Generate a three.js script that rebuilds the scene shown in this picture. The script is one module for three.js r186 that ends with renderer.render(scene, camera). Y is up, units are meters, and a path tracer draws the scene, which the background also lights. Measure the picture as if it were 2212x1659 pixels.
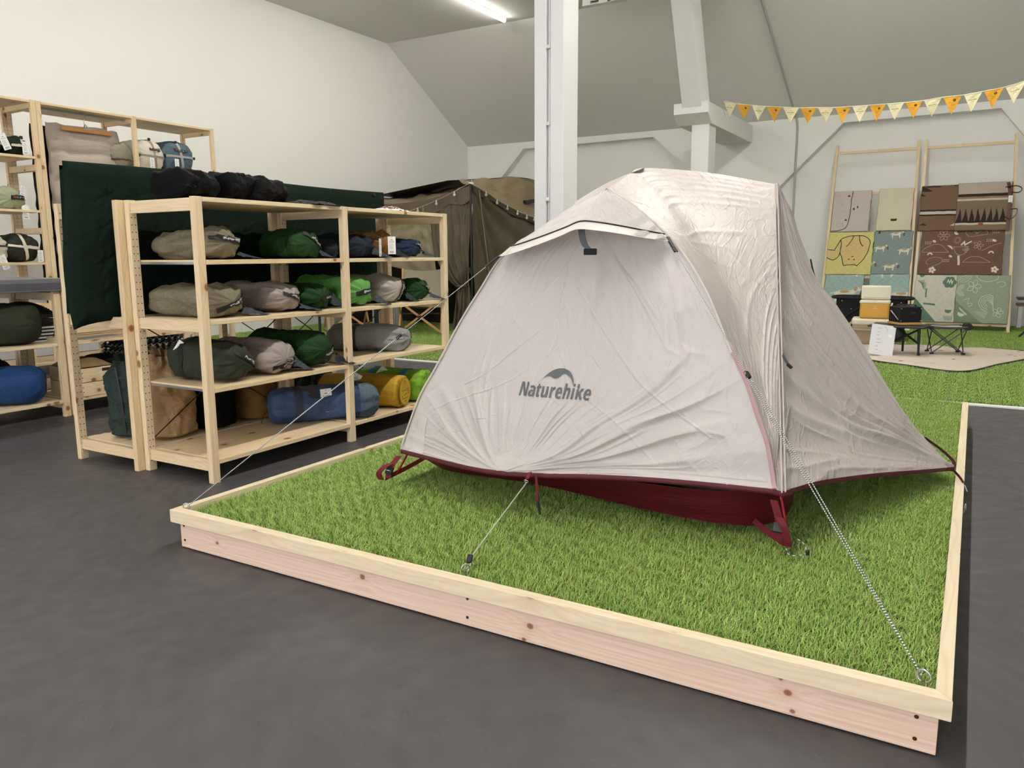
import * as THREE from 'three';
import { RoundedBoxGeometry } from 'three/addons/geometries/RoundedBoxGeometry.js';
import { mergeGeometries, mergeVertices } from 'three/addons/utils/BufferGeometryUtils.js';
import { FontLoader } from 'three/addons/loaders/FontLoader.js';
import { RectAreaLightUniformsLib } from 'three/addons/lights/RectAreaLightUniformsLib.js';
import { createNoise3D, createNoise2D } from 'simplex-noise';

// ---------------------------------------------------------------- camera, light, exposure
const scene = new THREE.Scene();
scene.background = new THREE.Color(0.98, 0.96, 1.0).multiplyScalar(3.6);   // bright overcast daylight outside the shop front
const camera = new THREE.PerspectiveCamera(52.26, 2212 / 1659, 0.05, 60);
camera.position.set(0, 1.0, 0);
camera.rotation.set(THREE.MathUtils.degToRad(-9.4236), THREE.MathUtils.degToRad(30.3846), THREE.MathUtils.degToRad(-0.3037), 'YXZ');
const renderer = new THREE.WebGLRenderer({ antialias: true });
renderer.toneMapping = THREE.LinearToneMapping;
renderer.toneMappingExposure = 1.85;
renderer.shadowMap.enabled = true;
RectAreaLightUniformsLib.init();
const LAMP_LIGHT = 52, LAMP_SIDE = 22, LAMP_GLOW = 9, LAMP_COLOR = new THREE.Color(1.0, 0.965, 0.90);
const LAMP_ROWS = [-5.9, -0.95], LAMP_POWER = [0.38, 0.97], LAMP_Z0 = -9.93, LAMP_LEN = 1.5, LAMP_COUNT = 12, CEIL = 4.235;

// ---------------------------------------------------------------- helpers
function mulberry(a) { return () => { a |= 0; a = (a + 0x6d2b79f5) | 0; let t = Math.imul(a ^ (a >>> 15), 1 | a); t = (t + Math.imul(t ^ (t >>> 7), 61 | t)) ^ t; return ((t ^ (t >>> 14)) >>> 0) / 4294967296; }; }
const rnd = mulberry(4711);
const n3 = createNoise3D(mulberry(11)), n2 = createNoise2D(mulberry(12));
const V = (x, y, z) => new THREE.Vector3(x, y, z);
const lerp = (a, b, t) => a + (b - a) * t, clamp = (x, a, b) => Math.min(b, Math.max(a, x));
const sstep = (a, b, x) => { const t = clamp((x - a) / (b - a), 0, 1); return t * t * (3 - 2 * t); };
const names = new Map();
function numbered(n) { const k = names.get(n) || 0; names.set(n, k + 1); return k ? n + '_' + String(k).padStart(3, '0') : n; }
function shadow(o) { o.castShadow = true; o.receiveShadow = true; return o; }
function thing(name, label, category, pos = [0, 0, 0], turn = 0, group) {
  const o = new THREE.Group(); o.name = numbered(name); scene.add(o);
  o.position.set(...pos); o.rotation.y = turn; o.userData = { label, category };
  if (group) o.userData.group = group;
  return o;
}
function tag(o, label, category, group) { Object.assign(o.userData, { label, category }); if (group) o.userData.group = group; return o; }
function flat(g) { if (g.index) g = g.toNonIndexed(); for (const k of Object.keys(g.attributes)) if (!['position', 'normal', 'uv', 'color'].includes(k)) g.deleteAttribute(k); return g; }
function join(list) { list = [].concat(list); if (list.length === 1) return list[0]; return mergeGeometries(list.map(flat), false); }
const partNames = new WeakMap();
function obj(name, geos, m, parent = scene) {
  const o = shadow(new THREE.Mesh(join(geos), m));
  if (parent === scene) o.name = numbered(name);
  else { let c = partNames.get(parent); if (!c) partNames.set(parent, c = new Map()); const k = c.get(name) || 0; c.set(name, k + 1); o.name = k ? name + '_' + String(k).padStart(3, '0') : name; }
  parent.add(o); return o;
}
function struct(name, geos, m, parent = scene) { const o = obj(name, geos, m, parent); if (parent === scene) o.userData.kind = 'structure'; return o; }

// textures: fn(u, v) -> [r, g, b] in 0..1 sRGB (or one number)
function tex(w, h, fn, srgb = true) {
  const d = new Uint8Array(w * h * 4);
  for (let y = 0; y < h; y++) for (let x = 0; x < w; x++) {
    const c = fn((x + 0.5) / w, (y + 0.5) / h), i = (y * w + x) * 4;
    if (typeof c === 'number') d[i] = d[i + 1] = d[i + 2] = clamp(c, 0, 1) * 255;
    else for (let k = 0; k < 3; k++) d[i + k] = clamp(c[k], 0, 1) * 255;
    d[i + 3] = 255;
  }
  const t = new THREE.DataTexture(d, w, h); t.magFilter = THREE.LinearFilter; t.minFilter = THREE.LinearMipmapLinearFilter; t.generateMipmaps = true;
  t.wrapS = t.wrapT = THREE.RepeatWrapping; if (srgb) t.colorSpace = THREE.SRGBColorSpace; t.needsUpdate = true; return t;
}
function paint(w, h, draw, srgb = true) {
  const c = document.createElement('canvas'); c.width = w; c.height = h; draw(c.getContext('2d'), w, h);
  const t = new THREE.CanvasTexture(c); t.wrapS = t.wrapT = THREE.ClampToEdgeWrapping; if (srgb) t.colorSpace = THREE.SRGBColorSpace; t.anisotropy = 8; return t;
}
const S = (hex) => new THREE.Color(hex);
function std(color, rough = 0.7, extra = {}) { return new THREE.MeshStandardMaterial({ color: S(color), roughness: rough, metalness: 0, side: THREE.DoubleSide, ...extra }); }
// periodic noise so that textures repeat without a seam
function pn(u, v, fu, fv, k = 0) { const a = u * 2 * Math.PI, b = v * 2 * Math.PI; return n3(Math.cos(a) * fu + k * 7.1, Math.sin(a) * fu + Math.cos(b) * fv, Math.sin(b) * fv + k * 3.3); }

// geometry with uv in metres; the grain (u) runs along the axis named by long
function uvBoard(g, long, ou = 0, ov = 0) {
  const p = g.attributes.position, n = g.attributes.normal, uv = new Float32Array(p.count * 2), L = 'xyz'.indexOf(long);
  for (let i = 0; i < p.count; i++) {
    const P = [p.getX(i), p.getY(i), p.getZ(i)], N = [n.getX(i), n.getY(i), n.getZ(i)].map(Math.abs), k = N.indexOf(Math.max(...N));
    let a, b; if (k === L) { const r = [0, 1, 2].filter((q) => q !== L); a = P[r[0]] * 0.35; b = P[r[1]]; } else { a = P[L]; b = P[3 - L - k]; }
    uv[i * 2] = a + ou; uv[i * 2 + 1] = b / 0.25 + ov + k * 0.31;
  }
  g.setAttribute('uv', new THREE.BufferAttribute(uv, 2)); return g;
}
function bx(w, h, d, x = 0, y = 0, z = 0, long = 'x', r = 0.002) {
  const g = new RoundedBoxGeometry(w, h, d, 1, Math.min(r, w / 2.1, h / 2.1, d / 2.1)); g.translate(x, y, z);
  return uvBoard(g, long, rnd() * 3, rnd());
}
function span(x0, x1, y0, y1, z0, z1, long = 'x', r = 0.002) { return bx(Math.abs(x1 - x0), Math.abs(y1 - y0), Math.abs(z1 - z0), (x0 + x1) / 2, (y0 + y1) / 2, (z0 + z1) / 2, long, r); }
function surf(nu, nv, f, su = 1, sv = 1) {
  const pos = [], uv = [], idx = [];
  for (let j = 0; j <= nv; j++) for (let i = 0; i <= nu; i++) { const p = f(i / nu, j / nv); pos.push(p.x, p.y, p.z); uv.push((i / nu) * su, (j / nv) * sv); }
  for (let j = 0; j < nv; j++) for (let i = 0; i < nu; i++) { const a = j * (nu + 1) + i, b = a + 1, c = a + nu + 1, d = c + 1; idx.push(a, b, d, a, d, c); }
  const g = new THREE.BufferGeometry(); g.setAttribute('position', new THREE.Float32BufferAttribute(pos, 3)); g.setAttribute('uv', new THREE.Float32BufferAttribute(uv, 2)); g.setIndex(idx); g.computeVertexNormals(); return g;
}
// surface moved along its own normal by disp(u, v) metres
function bumpy(nu, nv, f, disp, su = 1, sv = 1) {
  const e = 0.004;
  return surf(nu, nv, (u, v) => {
    const p = f(u, v), u0 = Math.max(0, u - e), u1 = Math.min(1, u + e), v0 = clamp(v - e, 0.003, 0.995), v1 = clamp(v + e, 0.005, 0.997);
    const a = f(u1, clamp(v, 0.004, 0.996)).sub(f(u0, clamp(v, 0.004, 0.996))), b = f(u, v1).sub(f(u, v0));
    const n = a.cross(b).normalize(); return p.addScaledVector(n, disp(u, v, p));
  }, su, sv);
}
const curve = (pts, c = false) => new THREE.CatmullRomCurve3(pts.map((p) => p.isVector3 ? p : V(...p)), c, 'centripetal');
function tube(pts, r = 0.003, seg = 24, rad = 6) { return new THREE.TubeGeometry(pts.getPoint ? pts : curve(pts), seg, r, rad, false); }
function rod(a, b, r = 0.003, rad = 8) { return new THREE.TubeGeometry(new THREE.LineCurve3(V(...a), V(...b)), 1, r, rad, false); }
// bar of rectangular section from a to b: w across (horizontal), h the other way
function bar(a, b, w, h, up = [0, 1, 0], r = 0.0015) {
  const A = V(...a), B = V(...b), d = B.clone().sub(A), L = d.length(), g = new RoundedBoxGeometry(w, h, L, 1, Math.min(r, w / 2.2, h / 2.2)); uvBoard(g, 'z', rnd() * 3, rnd());
  const z = d.normalize(); let x = V(...up).cross(z); if (x.length() < 1e-4) x = V(1, 0, 0); x.normalize(); const y = z.clone().cross(x);
  g.applyMatrix4(new THREE.Matrix4().makeBasis(x, y, z).setPosition(A.add(B).multiplyScalar(0.5))); return g;
}
// band that follows pts, wid metres across along the unit vector side(t), thick metres thick
function band(pts, wid, side, thick = 0.002, seg = 24) {
  const c = pts.getPoint ? pts : curve(pts), s = (t) => (typeof side === 'function' ? side(t) : V(...side));
  const ring = (t) => { const p = c.getPoint(t), tg = c.getTangent(t), w = s(t).clone().normalize(), n = tg.cross(w).normalize().multiplyScalar(thick / 2); w.multiplyScalar(wid / 2); return [p.clone().add(w).add(n), p.clone().sub(w).add(n), p.clone().sub(w).sub(n), p.clone().add(w).sub(n)]; };
  const L = c.getLength();
  return surf(seg, 4, (u, v) => { const r = ring(u); return r[Math.round(v * 4) % 4]; }, L, wid * 2);
}
function lathe(pts, seg = 24) { return new THREE.LatheGeometry(pts.map((p) => new THREE.Vector2(p[0], p[1])), seg); }
// ---------------------------------------------------------------- materials
function woodTex(seed, base, w = 1024, h = 256, knots = null, contrast = 1) {
  const r = mulberry(seed), K = knots || Array.from({ length: 3 }, () => [r(), r(), 0.016 + r() * 0.016]);
  const [R, G, B] = base; const asp = h / w; const lenV = knots ? knots.lenV : 0.25, lenU = knots ? knots.lenU : 1;
  return tex(w, h, (u, v) => {
    let du = 0, kn = 0, halo = 0;
    for (const [ku, kv, kr] of K) {
      let dx = u - ku; if (!knots) dx -= Math.round(dx); let dy = v - kv; if (!knots) dy -= Math.round(dy);
      dx *= lenU; dy *= lenV; const d = Math.hypot(dx * 0.8, dy);
      du += Math.sign(dy || 1) * kr * 1.3 * Math.exp(-(dx * dx) / (kr * kr * 14) - (dy * dy) / (kr * kr * 5)); kn = Math.max(kn, sstep(kr * 0.62, kr * 0.3, d)); halo = Math.max(halo, Math.exp(-(d * d) / (kr * kr * 1.3)));
    }
    const vv = v * lenV + du + 0.0035 * pn(u, v, 0.7 * lenU, 0.6, seed);
    const g1 = Math.sin(vv * 2 * Math.PI * (knots ? 75 : 64 / (lenV * 4)) * (1) + 2.4 * pn(u, v, 0.5, 1.2, seed + 2)), fine = pn(u, v, 2.5, 34, seed + 5) * 0.5 + pn(u, v, 6, 60, seed + 6) * 0.4;
    const broad = pn(u, v, 0.8, 1.8, seed + 9);
    const g = (0.030 * Math.pow(0.5 + 0.5 * g1, 2.2) + 0.016 * fine + 0.022 * broad) * contrast, dk = kn * 0.36 + halo * 0.07;
    return [R - g * 0.8 - dk * 0.75, G - g * 1.15 - dk * 0.95, B - g * 1.5 - dk * 0.95];
  });
}
const PW = [0.905, 0.825, 0.685];
const M = {};
M.pine = [21, 22, 23].map((s, i) => new THREE.MeshStandardMaterial({ map: woodTex(s, [PW[0] - i * 0.008, PW[1] - i * 0.014, PW[2] - i * 0.022]), roughness: 0.55 }));
const pine = () => M.pine[Math.floor(rnd() * 3)];
M.rail = new THREE.MeshStandardMaterial({ map: woodTex(31, [0.89, 0.83, 0.705], 1024, 256, null, 0.9), roughness: 0.6 });
const fk = [[0.08, 0.5, 0.011], [0.352, 0.66, 0.016], [0.594, 0.5, 0.016], [0.586, 0.06, 0.011], [0.869, 0.55, 0.015], [0.874, 0.12, 0.010], [0.862, 0.85, 0.008]]; fk.lenU = 2.33; fk.lenV = 0.092;
M.fascia = new THREE.MeshStandardMaterial({ map: woodTex(41, [0.89, 0.79, 0.715], 2048, 96, fk, 1.1), roughness: 0.62 });
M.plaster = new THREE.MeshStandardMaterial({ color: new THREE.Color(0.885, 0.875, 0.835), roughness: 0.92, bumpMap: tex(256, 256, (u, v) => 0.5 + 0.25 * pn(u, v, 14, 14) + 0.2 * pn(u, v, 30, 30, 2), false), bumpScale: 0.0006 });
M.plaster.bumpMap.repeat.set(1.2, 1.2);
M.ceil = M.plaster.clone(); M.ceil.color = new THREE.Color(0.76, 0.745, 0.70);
M.paint = std(0xe6e5e2, 0.5); M.steelWhite = std(0xe2e3e4, 0.45);
M.floor = new THREE.MeshStandardMaterial({
  map: tex(1024, 1024, (u, v) => { const n = 0.5 * pn(u, v, 2.2, 2.2, 1) + 0.35 * pn(u, v, 5, 5, 2) + 0.10 * pn(u, v, 22, 22, 3) + 0.06 * pn(u, v, 60, 60, 4), sc = Math.max(0, pn(u, v, 7, 7, 7) - 0.4) * pn(u, v, 24, 24, 8) * 0.07; const g = 0.278 + 0.018 * n + sc; return [g + 0.003, g - 0.001, g + 0.008]; }), roughness: 0.62,
  roughnessMap: tex(256, 256, (u, v) => 0.82 + 0.15 * pn(u, v, 5, 5, 9), false),
});
M.black = std(0x161616, 0.5); M.blackSoft = std(0x141416, 0.85); M.darkMetal = std(0x2a2b2d, 0.4, { metalness: 0.6 }); M.steel = std(0xb9bcc0, 0.3, { metalness: 0.9 }); M.white = std(0xf1f0ec, 0.5);
M.cordGrey = std(0xb9b8b2, 0.7); M.peg = std(0x2b1d10, 0.9);
M.cordCheck = new THREE.MeshStandardMaterial({ map: tex(64, 8, (u) => { const k = (u * 8) % 1; return k < 0.5 ? [0.85, 0.86, 0.86] : [0.33, 0.34, 0.34]; }), roughness: 0.6 });
// woven cloth with small creases
const clothBump = tex(512, 512, (u, v) => { const r = 1 - Math.abs(pn(u, v, 3, 4, 1)) * 1.6, q = 1 - Math.abs(pn(u, v, 7, 6, 2)) * 1.6; return 0.5 + 0.26 * Math.max(0, r) * pn(u, v, 2, 2, 5) + 0.16 * Math.max(0, q) * pn(u, v, 3, 3, 8) + 0.03 * pn(u, v, 60, 60, 3); }, false);
function cloth(color, rough = 0.6, scale = 0.008, rep = 2.2, extra = {}) { const b = clothBump.clone(); b.repeat.set(rep, rep); b.needsUpdate = true; return new THREE.MeshPhysicalMaterial({ color: S(color), roughness: rough, side: THREE.DoubleSide, bumpMap: b, bumpScale: scale, specularIntensity: 0.45, ...extra }); }
const font = await new FontLoader().loadAsync('fonts/droid/droid_sans_bold.typeface.json');
const bandTex = (txt, bg = '#101010', fg = '#f2f2f2', x0 = 0.3) => paint(512, 48, (c, w, h) => { c.fillStyle = bg; c.fillRect(0, 0, w, h); c.fillStyle = fg; c.font = 'bold 27px sans-serif'; c.textBaseline = 'middle'; c.fillText(txt, w * x0, h / 2); });
const bandMat = new THREE.MeshStandardMaterial({ map: bandTex('Naturehike  Cloud Up'), roughness: 0.6, side: THREE.DoubleSide });
const patchMat = new THREE.MeshStandardMaterial({ map: paint(256, 48, (c, w, h) => { c.fillStyle = '#0e0e12'; c.fillRect(0, 0, w, h); c.font = 'bold 28px sans-serif'; c.textBaseline = 'middle'; const cols = ['#c8402c', '#d08040', '#c9c7bd', '#3c7fb8', '#e2e2e2']; 'Naturehike'.split('').forEach((ch, i) => { c.fillStyle = cols[Math.floor(i / 2)]; c.fillText(ch, 24 + i * 16, h / 2); }); c.fillStyle = '#ddd'; c.beginPath(); c.moveTo(206, 34); c.quadraticCurveTo(226, 4, 242, 34); c.quadraticCurveTo(226, 20, 206, 34); c.fill(); }), roughness: 0.6, side: THREE.DoubleSide });
const tagMat = new THREE.MeshStandardMaterial({ map: paint(128, 256, (c, w, h) => {
  c.fillStyle = '#f3f3f1'; c.fillRect(0, 0, w, h); c.fillStyle = '#222'; c.beginPath(); c.moveTo(38, 62); c.quadraticCurveTo(64, 30, 90, 62); c.quadraticCurveTo(72, 48, 60, 56); c.quadraticCurveTo(50, 50, 38, 62); c.fill(); c.font = 'bold 15px sans-serif'; c.fillText('Naturehike', 22, 82);
  c.fillStyle = '#9a9a9a'; for (let i = 0; i < 6; i++) c.fillRect(24, 104 + i * 15, 60 + ((i * 37) % 24), 4); c.fillStyle = '#333'; for (let i = 0; i < 22; i++) if ((i * 7) % 5 < 3) c.fillRect(30 + i * 3, 208, 2, 32); c.beginPath(); c.arc(64, 14, 5, 0, 7); c.fillStyle = '#777'; c.fill();
}), roughness: 0.5, side: THREE.DoubleSide });

// ---------------------------------------------------------------- the room
const X0 = -8.15, X1 = 5.0, Z0 = -12.35, Z1 = 9.0, ZS = -10.12, WT = 2.93;
{ const g = new THREE.BoxGeometry(X1 - X0 + 0.4, 0.15, Z1 - Z0 + 0.4); g.translate((X0 + X1) / 2, -0.075, (Z0 + Z1) / 2); const p = g.attributes.position, u = g.attributes.uv; for (let i = 0; i < p.count; i++) u.setXY(i, p.getX(i) / 2.6, p.getZ(i) / 2.6); struct('floor', g, M.floor); }
function slab(x0, x1, y0, y1, z0, z1) { const g = new THREE.BoxGeometry(x1 - x0, y1 - y0, z1 - z0); g.translate((x0 + x1) / 2, (y0 + y1) / 2, (z0 + z1) / 2); return uvBoard(g, 'x'); }
struct('wall_left', slab(X0 - 0.2, X0, 0, CEIL + 0.2, Z0 - 0.4, Z1), M.plaster);
struct('wall_right', slab(X1, X1 + 0.2, 0, CEIL + 0.2, Z0 - 0.4, Z1), M.plaster);
{ // shop front behind the camera: four tall windows
  const s = new THREE.Shape([[X0 - 0.2, 0], [X1 + 0.2, 0], [X1 + 0.2, CEIL + 0.2], [X0 - 0.2, CEIL + 0.2]].map((p) => new THREE.Vector2(...p))), glass = new THREE.MeshPhysicalMaterial({ color: 0xffffff, roughness: 0.02, transmission: 1, thickness: 0, ior: 1.45 });
  for (let i = 0; i < 4; i++) {
    const a = -7.4 + i * 3.05, b = a + 2.75; s.holes.push(new THREE.Path([[a, 0.25], [b, 0.25], [b, 3.35], [a, 3.35]].map((p) => new THREE.Vector2(...p))));
    const w = new THREE.Group(); w.name = 'window_' + (i + 1); w.userData.kind = 'structure'; scene.add(w);
    obj('window_frame', [slab(a, b, 0.25, 0.31, Z1 + 0.06, Z1 + 0.12), slab(a, b, 3.29, 3.35, Z1 + 0.06, Z1 + 0.12), slab(a, a + 0.06, 0.25, 3.35, Z1 + 0.06, Z1 + 0.12), slab(b - 0.06, b, 0.25, 3.35, Z1 + 0.06, Z1 + 0.12)], M.darkMetal, w);
    obj('window_pane', slab(a + 0.05, b - 0.05, 0.3, 3.3, Z1 + 0.088, Z1 + 0.092), glass, w);
  }
  const g = new THREE.ExtrudeGeometry(s, { depth: 0.2, bevelEnabled: false }); g.translate(0, 0, Z1); struct('wall_front', uvBoard(g, 'x'), M.plaster);
}
{ // back wall with two recessed bays under splayed beams
  const s = new THREE.Shape([[X0, 0], [X1, 0], [X1, WT + 0.05], [X0, WT + 0.05]].map((p) => new THREE.Vector2(...p)));
  for (const P of [[[-7.92, 0.02], [-7.92, 1.85], [-6.99, 2.815], [-4.61, 2.835], [-3.6, 1.97], [-3.6, 0.02]], [[-2.75, 0.02], [-2.75, 1.83], [-1.77, 2.815], [0.13, 2.835], [1.0, 1.73], [1.0, 0.02]]]) s.holes.push(new THREE.Path(P.map((p) => new THREE.Vector2(...p))));
  const g = new THREE.ExtrudeGeometry(s, { depth: 0.16, bevelEnabled: false }); g.translate(0, 0, Z0 - 0.16);
  struct('wall_back', [uvBoard(g, 'x'), slab(X0 - 0.2, X1 + 0.2, 0, WT + 0.2, Z0 - 0.4, Z0 - 0.16)], M.plaster);
}
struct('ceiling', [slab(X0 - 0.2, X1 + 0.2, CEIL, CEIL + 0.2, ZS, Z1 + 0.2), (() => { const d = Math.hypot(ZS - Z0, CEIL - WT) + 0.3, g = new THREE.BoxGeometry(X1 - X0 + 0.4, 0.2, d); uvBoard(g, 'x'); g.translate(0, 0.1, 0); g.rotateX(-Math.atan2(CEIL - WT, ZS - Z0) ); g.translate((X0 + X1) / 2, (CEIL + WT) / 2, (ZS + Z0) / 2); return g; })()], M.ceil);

// lamps: two rows of tubes along z
LAMP_ROWS.forEach((x, row) => {
  for (let i = 0; i < (row ? LAMP_COUNT : 6); i++) {
    const z = LAMP_Z0 + LAMP_LEN / 2 + i * (LAMP_LEN + 0.01);
    const t = thing('tube_light', row === 0 && i === 0 ? 'glowing white ceiling tube light, the one whose end shows at the top of the photo' : 'glowing white tube light further along the ceiling rows, out of view', 'light', [x, CEIL, z], 0, row === 0 && i === 0 ? undefined : 'ceiling tube lights out of view');
    obj('mount', bx(0.05, 0.022, LAMP_LEN - 0.02, 0, -0.012, 0, 'z'), M.white, t);
    const gl = new THREE.CapsuleGeometry(0.024, LAMP_LEN - 0.06, 4, 10); gl.rotateX(Math.PI / 2); gl.translate(0, -0.044, 0);
    obj('light_tube', gl, new THREE.MeshStandardMaterial({ color: 0xffffff, emissive: LAMP_COLOR, emissiveIntensity: LAMP_GLOW, roughness: 0.4 }), t).castShadow = false;
    for (const [dx, dy, turn, power] of [[0, -0.075, 0, LAMP_LIGHT], [-0.03, -0.044, -1.35, LAMP_SIDE], [0.03, -0.044, 1.35, LAMP_SIDE]]) { // below the tube and on either side of it
      const L = new THREE.RectAreaLight(LAMP_COLOR, power * LAMP_POWER[row], 0.05, LAMP_LEN - 0.06); L.name = 'tube_lamp'; L.position.set(x + dx, CEIL + dy, z); L.rotation.set(-Math.PI / 2, 0, 0); L.rotateY(turn); scene.add(L);
    }
  }
});
// steel column, cable conduit on it
{
  const x0 = -3.262, x1 = -2.99, z0 = -5.95, z1 = -6.22, mid = (x0 + x1) / 2;
  const c = struct('steel_column', [span(x0, mid - 0.024, 0, CEIL, z0, z1, 'y', 0.008), span(mid + 0.012, x1, 0, CEIL, z0, z1, 'y', 0.008), span(mid - 0.03, mid + 0.02, 0, CEIL, z0 - 0.05, z1 + 0.02, 'y')], M.steelWhite);
  obj('conduit', rod([mid - 0.008, 0.3, z0 - 0.03], [mid - 0.008, CEIL, z0 - 0.03], 0.011), M.steelWhite, c);
  for (const y of [1.45, 2.06, 2.66, 3.27]) obj('conduit_clip', bx(0.03, 0.028, 0.035, mid - 0.006, y, z0 - 0.012, 'y', 0.003), M.steelWhite, c);
}
{ // projecting beam with the leaning post on it and the short post under it
  const b = struct('timber_bracket', (() => { const s = new THREE.Shape([[-10.06, 2.868], [-10.06, 2.745], [-10.22, 2.628], [-12.3, 2.628], [-12.3, 2.868]].map((p) => new THREE.Vector2(-p[0], p[1]))); const g = new THREE.ExtrudeGeometry(s, { depth: 0.44, bevelEnabled: true, bevelSize: 0.006, bevelThickness: 0.006, bevelSegments: 1 }); g.rotateY(Math.PI / 2); g.translate(-3.475, 0, 0); return uvBoard(g, 'z'); })(), M.paint);
  obj('leaning_post', bar([-3.245, 2.8, -10.26], [-3.245, 4.3, -9.56], 0.25, 0.36, [0, 0, 1], 0.006), M.paint, b);
  obj('lower_post', span(-3.29, -3.06, 0, 2.64, -10.22, -10.52, 'y', 0.006), M.paint, b);
}
{ // conduit that climbs the back wall and the slope
  const c = obj('wall_conduit', tube([[-2.39, 0.3, Z0 + 0.02], [-2.39, 2.2, Z0 + 0.02], [-2.4, 2.88, Z0 + 0.025], [-2.42, 2.98, Z0 + 0.11], [-2.47, 3.6, -11.17], [-2.53, 4.21, -10.14]], 0.017, 60), std(0xb4b3ac, 0.6)); tag(c, 'thin grey conduit climbing the back wall and sloped ceiling behind the bunting', 'conduit');
  const t = thing('cable_tray', 'white cable tray with black cables and two junction boxes along the ceiling edge', 'cable tray', [-4.55, 4.1, -9.62]);
  obj('tray', [span(0, 2.2, -0.012, 0, -0.04, 0.06, 'x'), span(0.02, 2.2, 0.03, 0.04, 0.05, 0.06, 'x'), ...[0.2, 0.7, 1.2, 1.7].map((x) => rod([x, 0, 0.02], [x, 0.13, 0.02], 0.004))], M.white, t);
  obj('junction_box', bx(0.11, 0.07, 0.07, 0.06, 0.03, 0.03, 'x', 0.006), M.white, t); obj('junction_box', bx(0.12, 0.11, 0.08, 0.30, 0.03, 0.05, 'x', 0.006), M.white, t);
  obj('power_cable', tube([[0.11, 0.03, 0.04], [0.18, 0.022, 0.05], [0.25, 0.03, 0.05]], 0.007), M.black, t);
  for (let i = 0; i < 4; i++) obj('power_cable', tube([[0.35, 0.05 - i * 0.018, 0.07], [0.46, 0.04 - i * 0.008, 0.06], [0.6, 0.014, 0.03 + i * 0.012], [1.2, 0.012, 0.02 + i * 0.012], [2.2, 0.012, 0.02 + i * 0.012]], 0.008), M.black, t);
}
// ---------------------------------------------------------------- platform and turf
const PX0 = -2.324, PX1 = 0.027, PZ0 = -1.635, PZ1 = -5.27, DECK = 0.112;
{
  const t = thing('display_platform', 'low wooden display platform carrying the pale tent, with planed edge boards', 'platform', [0, 0, 0]);
  const fr = span(-2.304, 0.008, 0.004, 0.098, -1.655, -1.68, 'x', 0.002); { const p = fr.attributes.position, u = fr.attributes.uv; for (let i = 0; i < p.count; i++) u.setXY(i, (p.getX(i) + 2.304) / 2.33, (p.getY(i) - 0.004) / 0.094); }
  obj('fascia_board', fr, M.fascia, t);
  obj('fascia_board', span(-2.304, -2.28, 0.004, 0.098, -1.68, PZ1, 'z'), M.rail, t); obj('fascia_board', span(-0.016, 0.008, 0.004, 0.098, -1.68, PZ1, 'z'), M.rail, t); obj('fascia_board', span(-2.28, -0.016, 0.004, 0.11, PZ1 + 0.025, PZ1, 'x'), M.rail, t);
  const mitre = (pts, long) => { const s = new THREE.Shape(pts.map((p) => new THREE.Vector2(p[0], -p[1]))); const g = new THREE.ExtrudeGeometry(s, { depth: 0.042, bevelEnabled: true, bevelSize: 0.0015, bevelThickness: 0.0015, bevelSegments: 1 }); g.rotateX(-Math.PI / 2); g.translate(0, 0.097, 0); return uvBoard(g, long, rnd(), rnd()); };
  obj('edge_board', mitre([[PX0, PZ0], [PX1, PZ0], [PX1 - 0.029, PZ0 - 0.031], [PX0 + 0.027, PZ0 - 0.031]], 'x'), M.rail, t);
  obj('edge_board', mitre([[PX0, PZ0 - 0.002], [PX0 + 0.026, PZ0 - 0.033], [PX0 + 0.026, PZ1], [PX0, PZ1]], 'z'), M.rail, t);
  obj('edge_board', mitre([[PX1, PZ0 - 0.002], [PX1 - 0.028, PZ0 - 0.033], [PX1 - 0.028, -3.285], [PX1, -3.285]], 'z'), M.rail, t);
  obj('edge_board', mitre([[PX1, -3.288], [PX1 - 0.028, -3.288], [PX1 - 0.028, -5.17], [PX1, -5.17]], 'z'), M.rail, t);
  obj('deck', span(-2.29, 0, DECK - 0.02, DECK, -1.67, PZ1 + 0.002, 'x'), std(0x3d5524, 0.95), t);
  const head = () => { const g = new THREE.CylinderGeometry(0.0045, 0.0035, 0.002, 10); g.rotateX(Math.PI / 2); return g; };
  for (const [x, y] of [[-1.114, 0.029], [-1.113, 0.083], [-0.031, 0.078], [-0.031, 0.03], [-2.283, 0.083], [-2.284, 0.031]]) { const g = head(); g.translate(x, y, -1.6545); obj('screw', g, std(0x5c4526, 0.4, { metalness: 0.8 }), t); }
}
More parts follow.
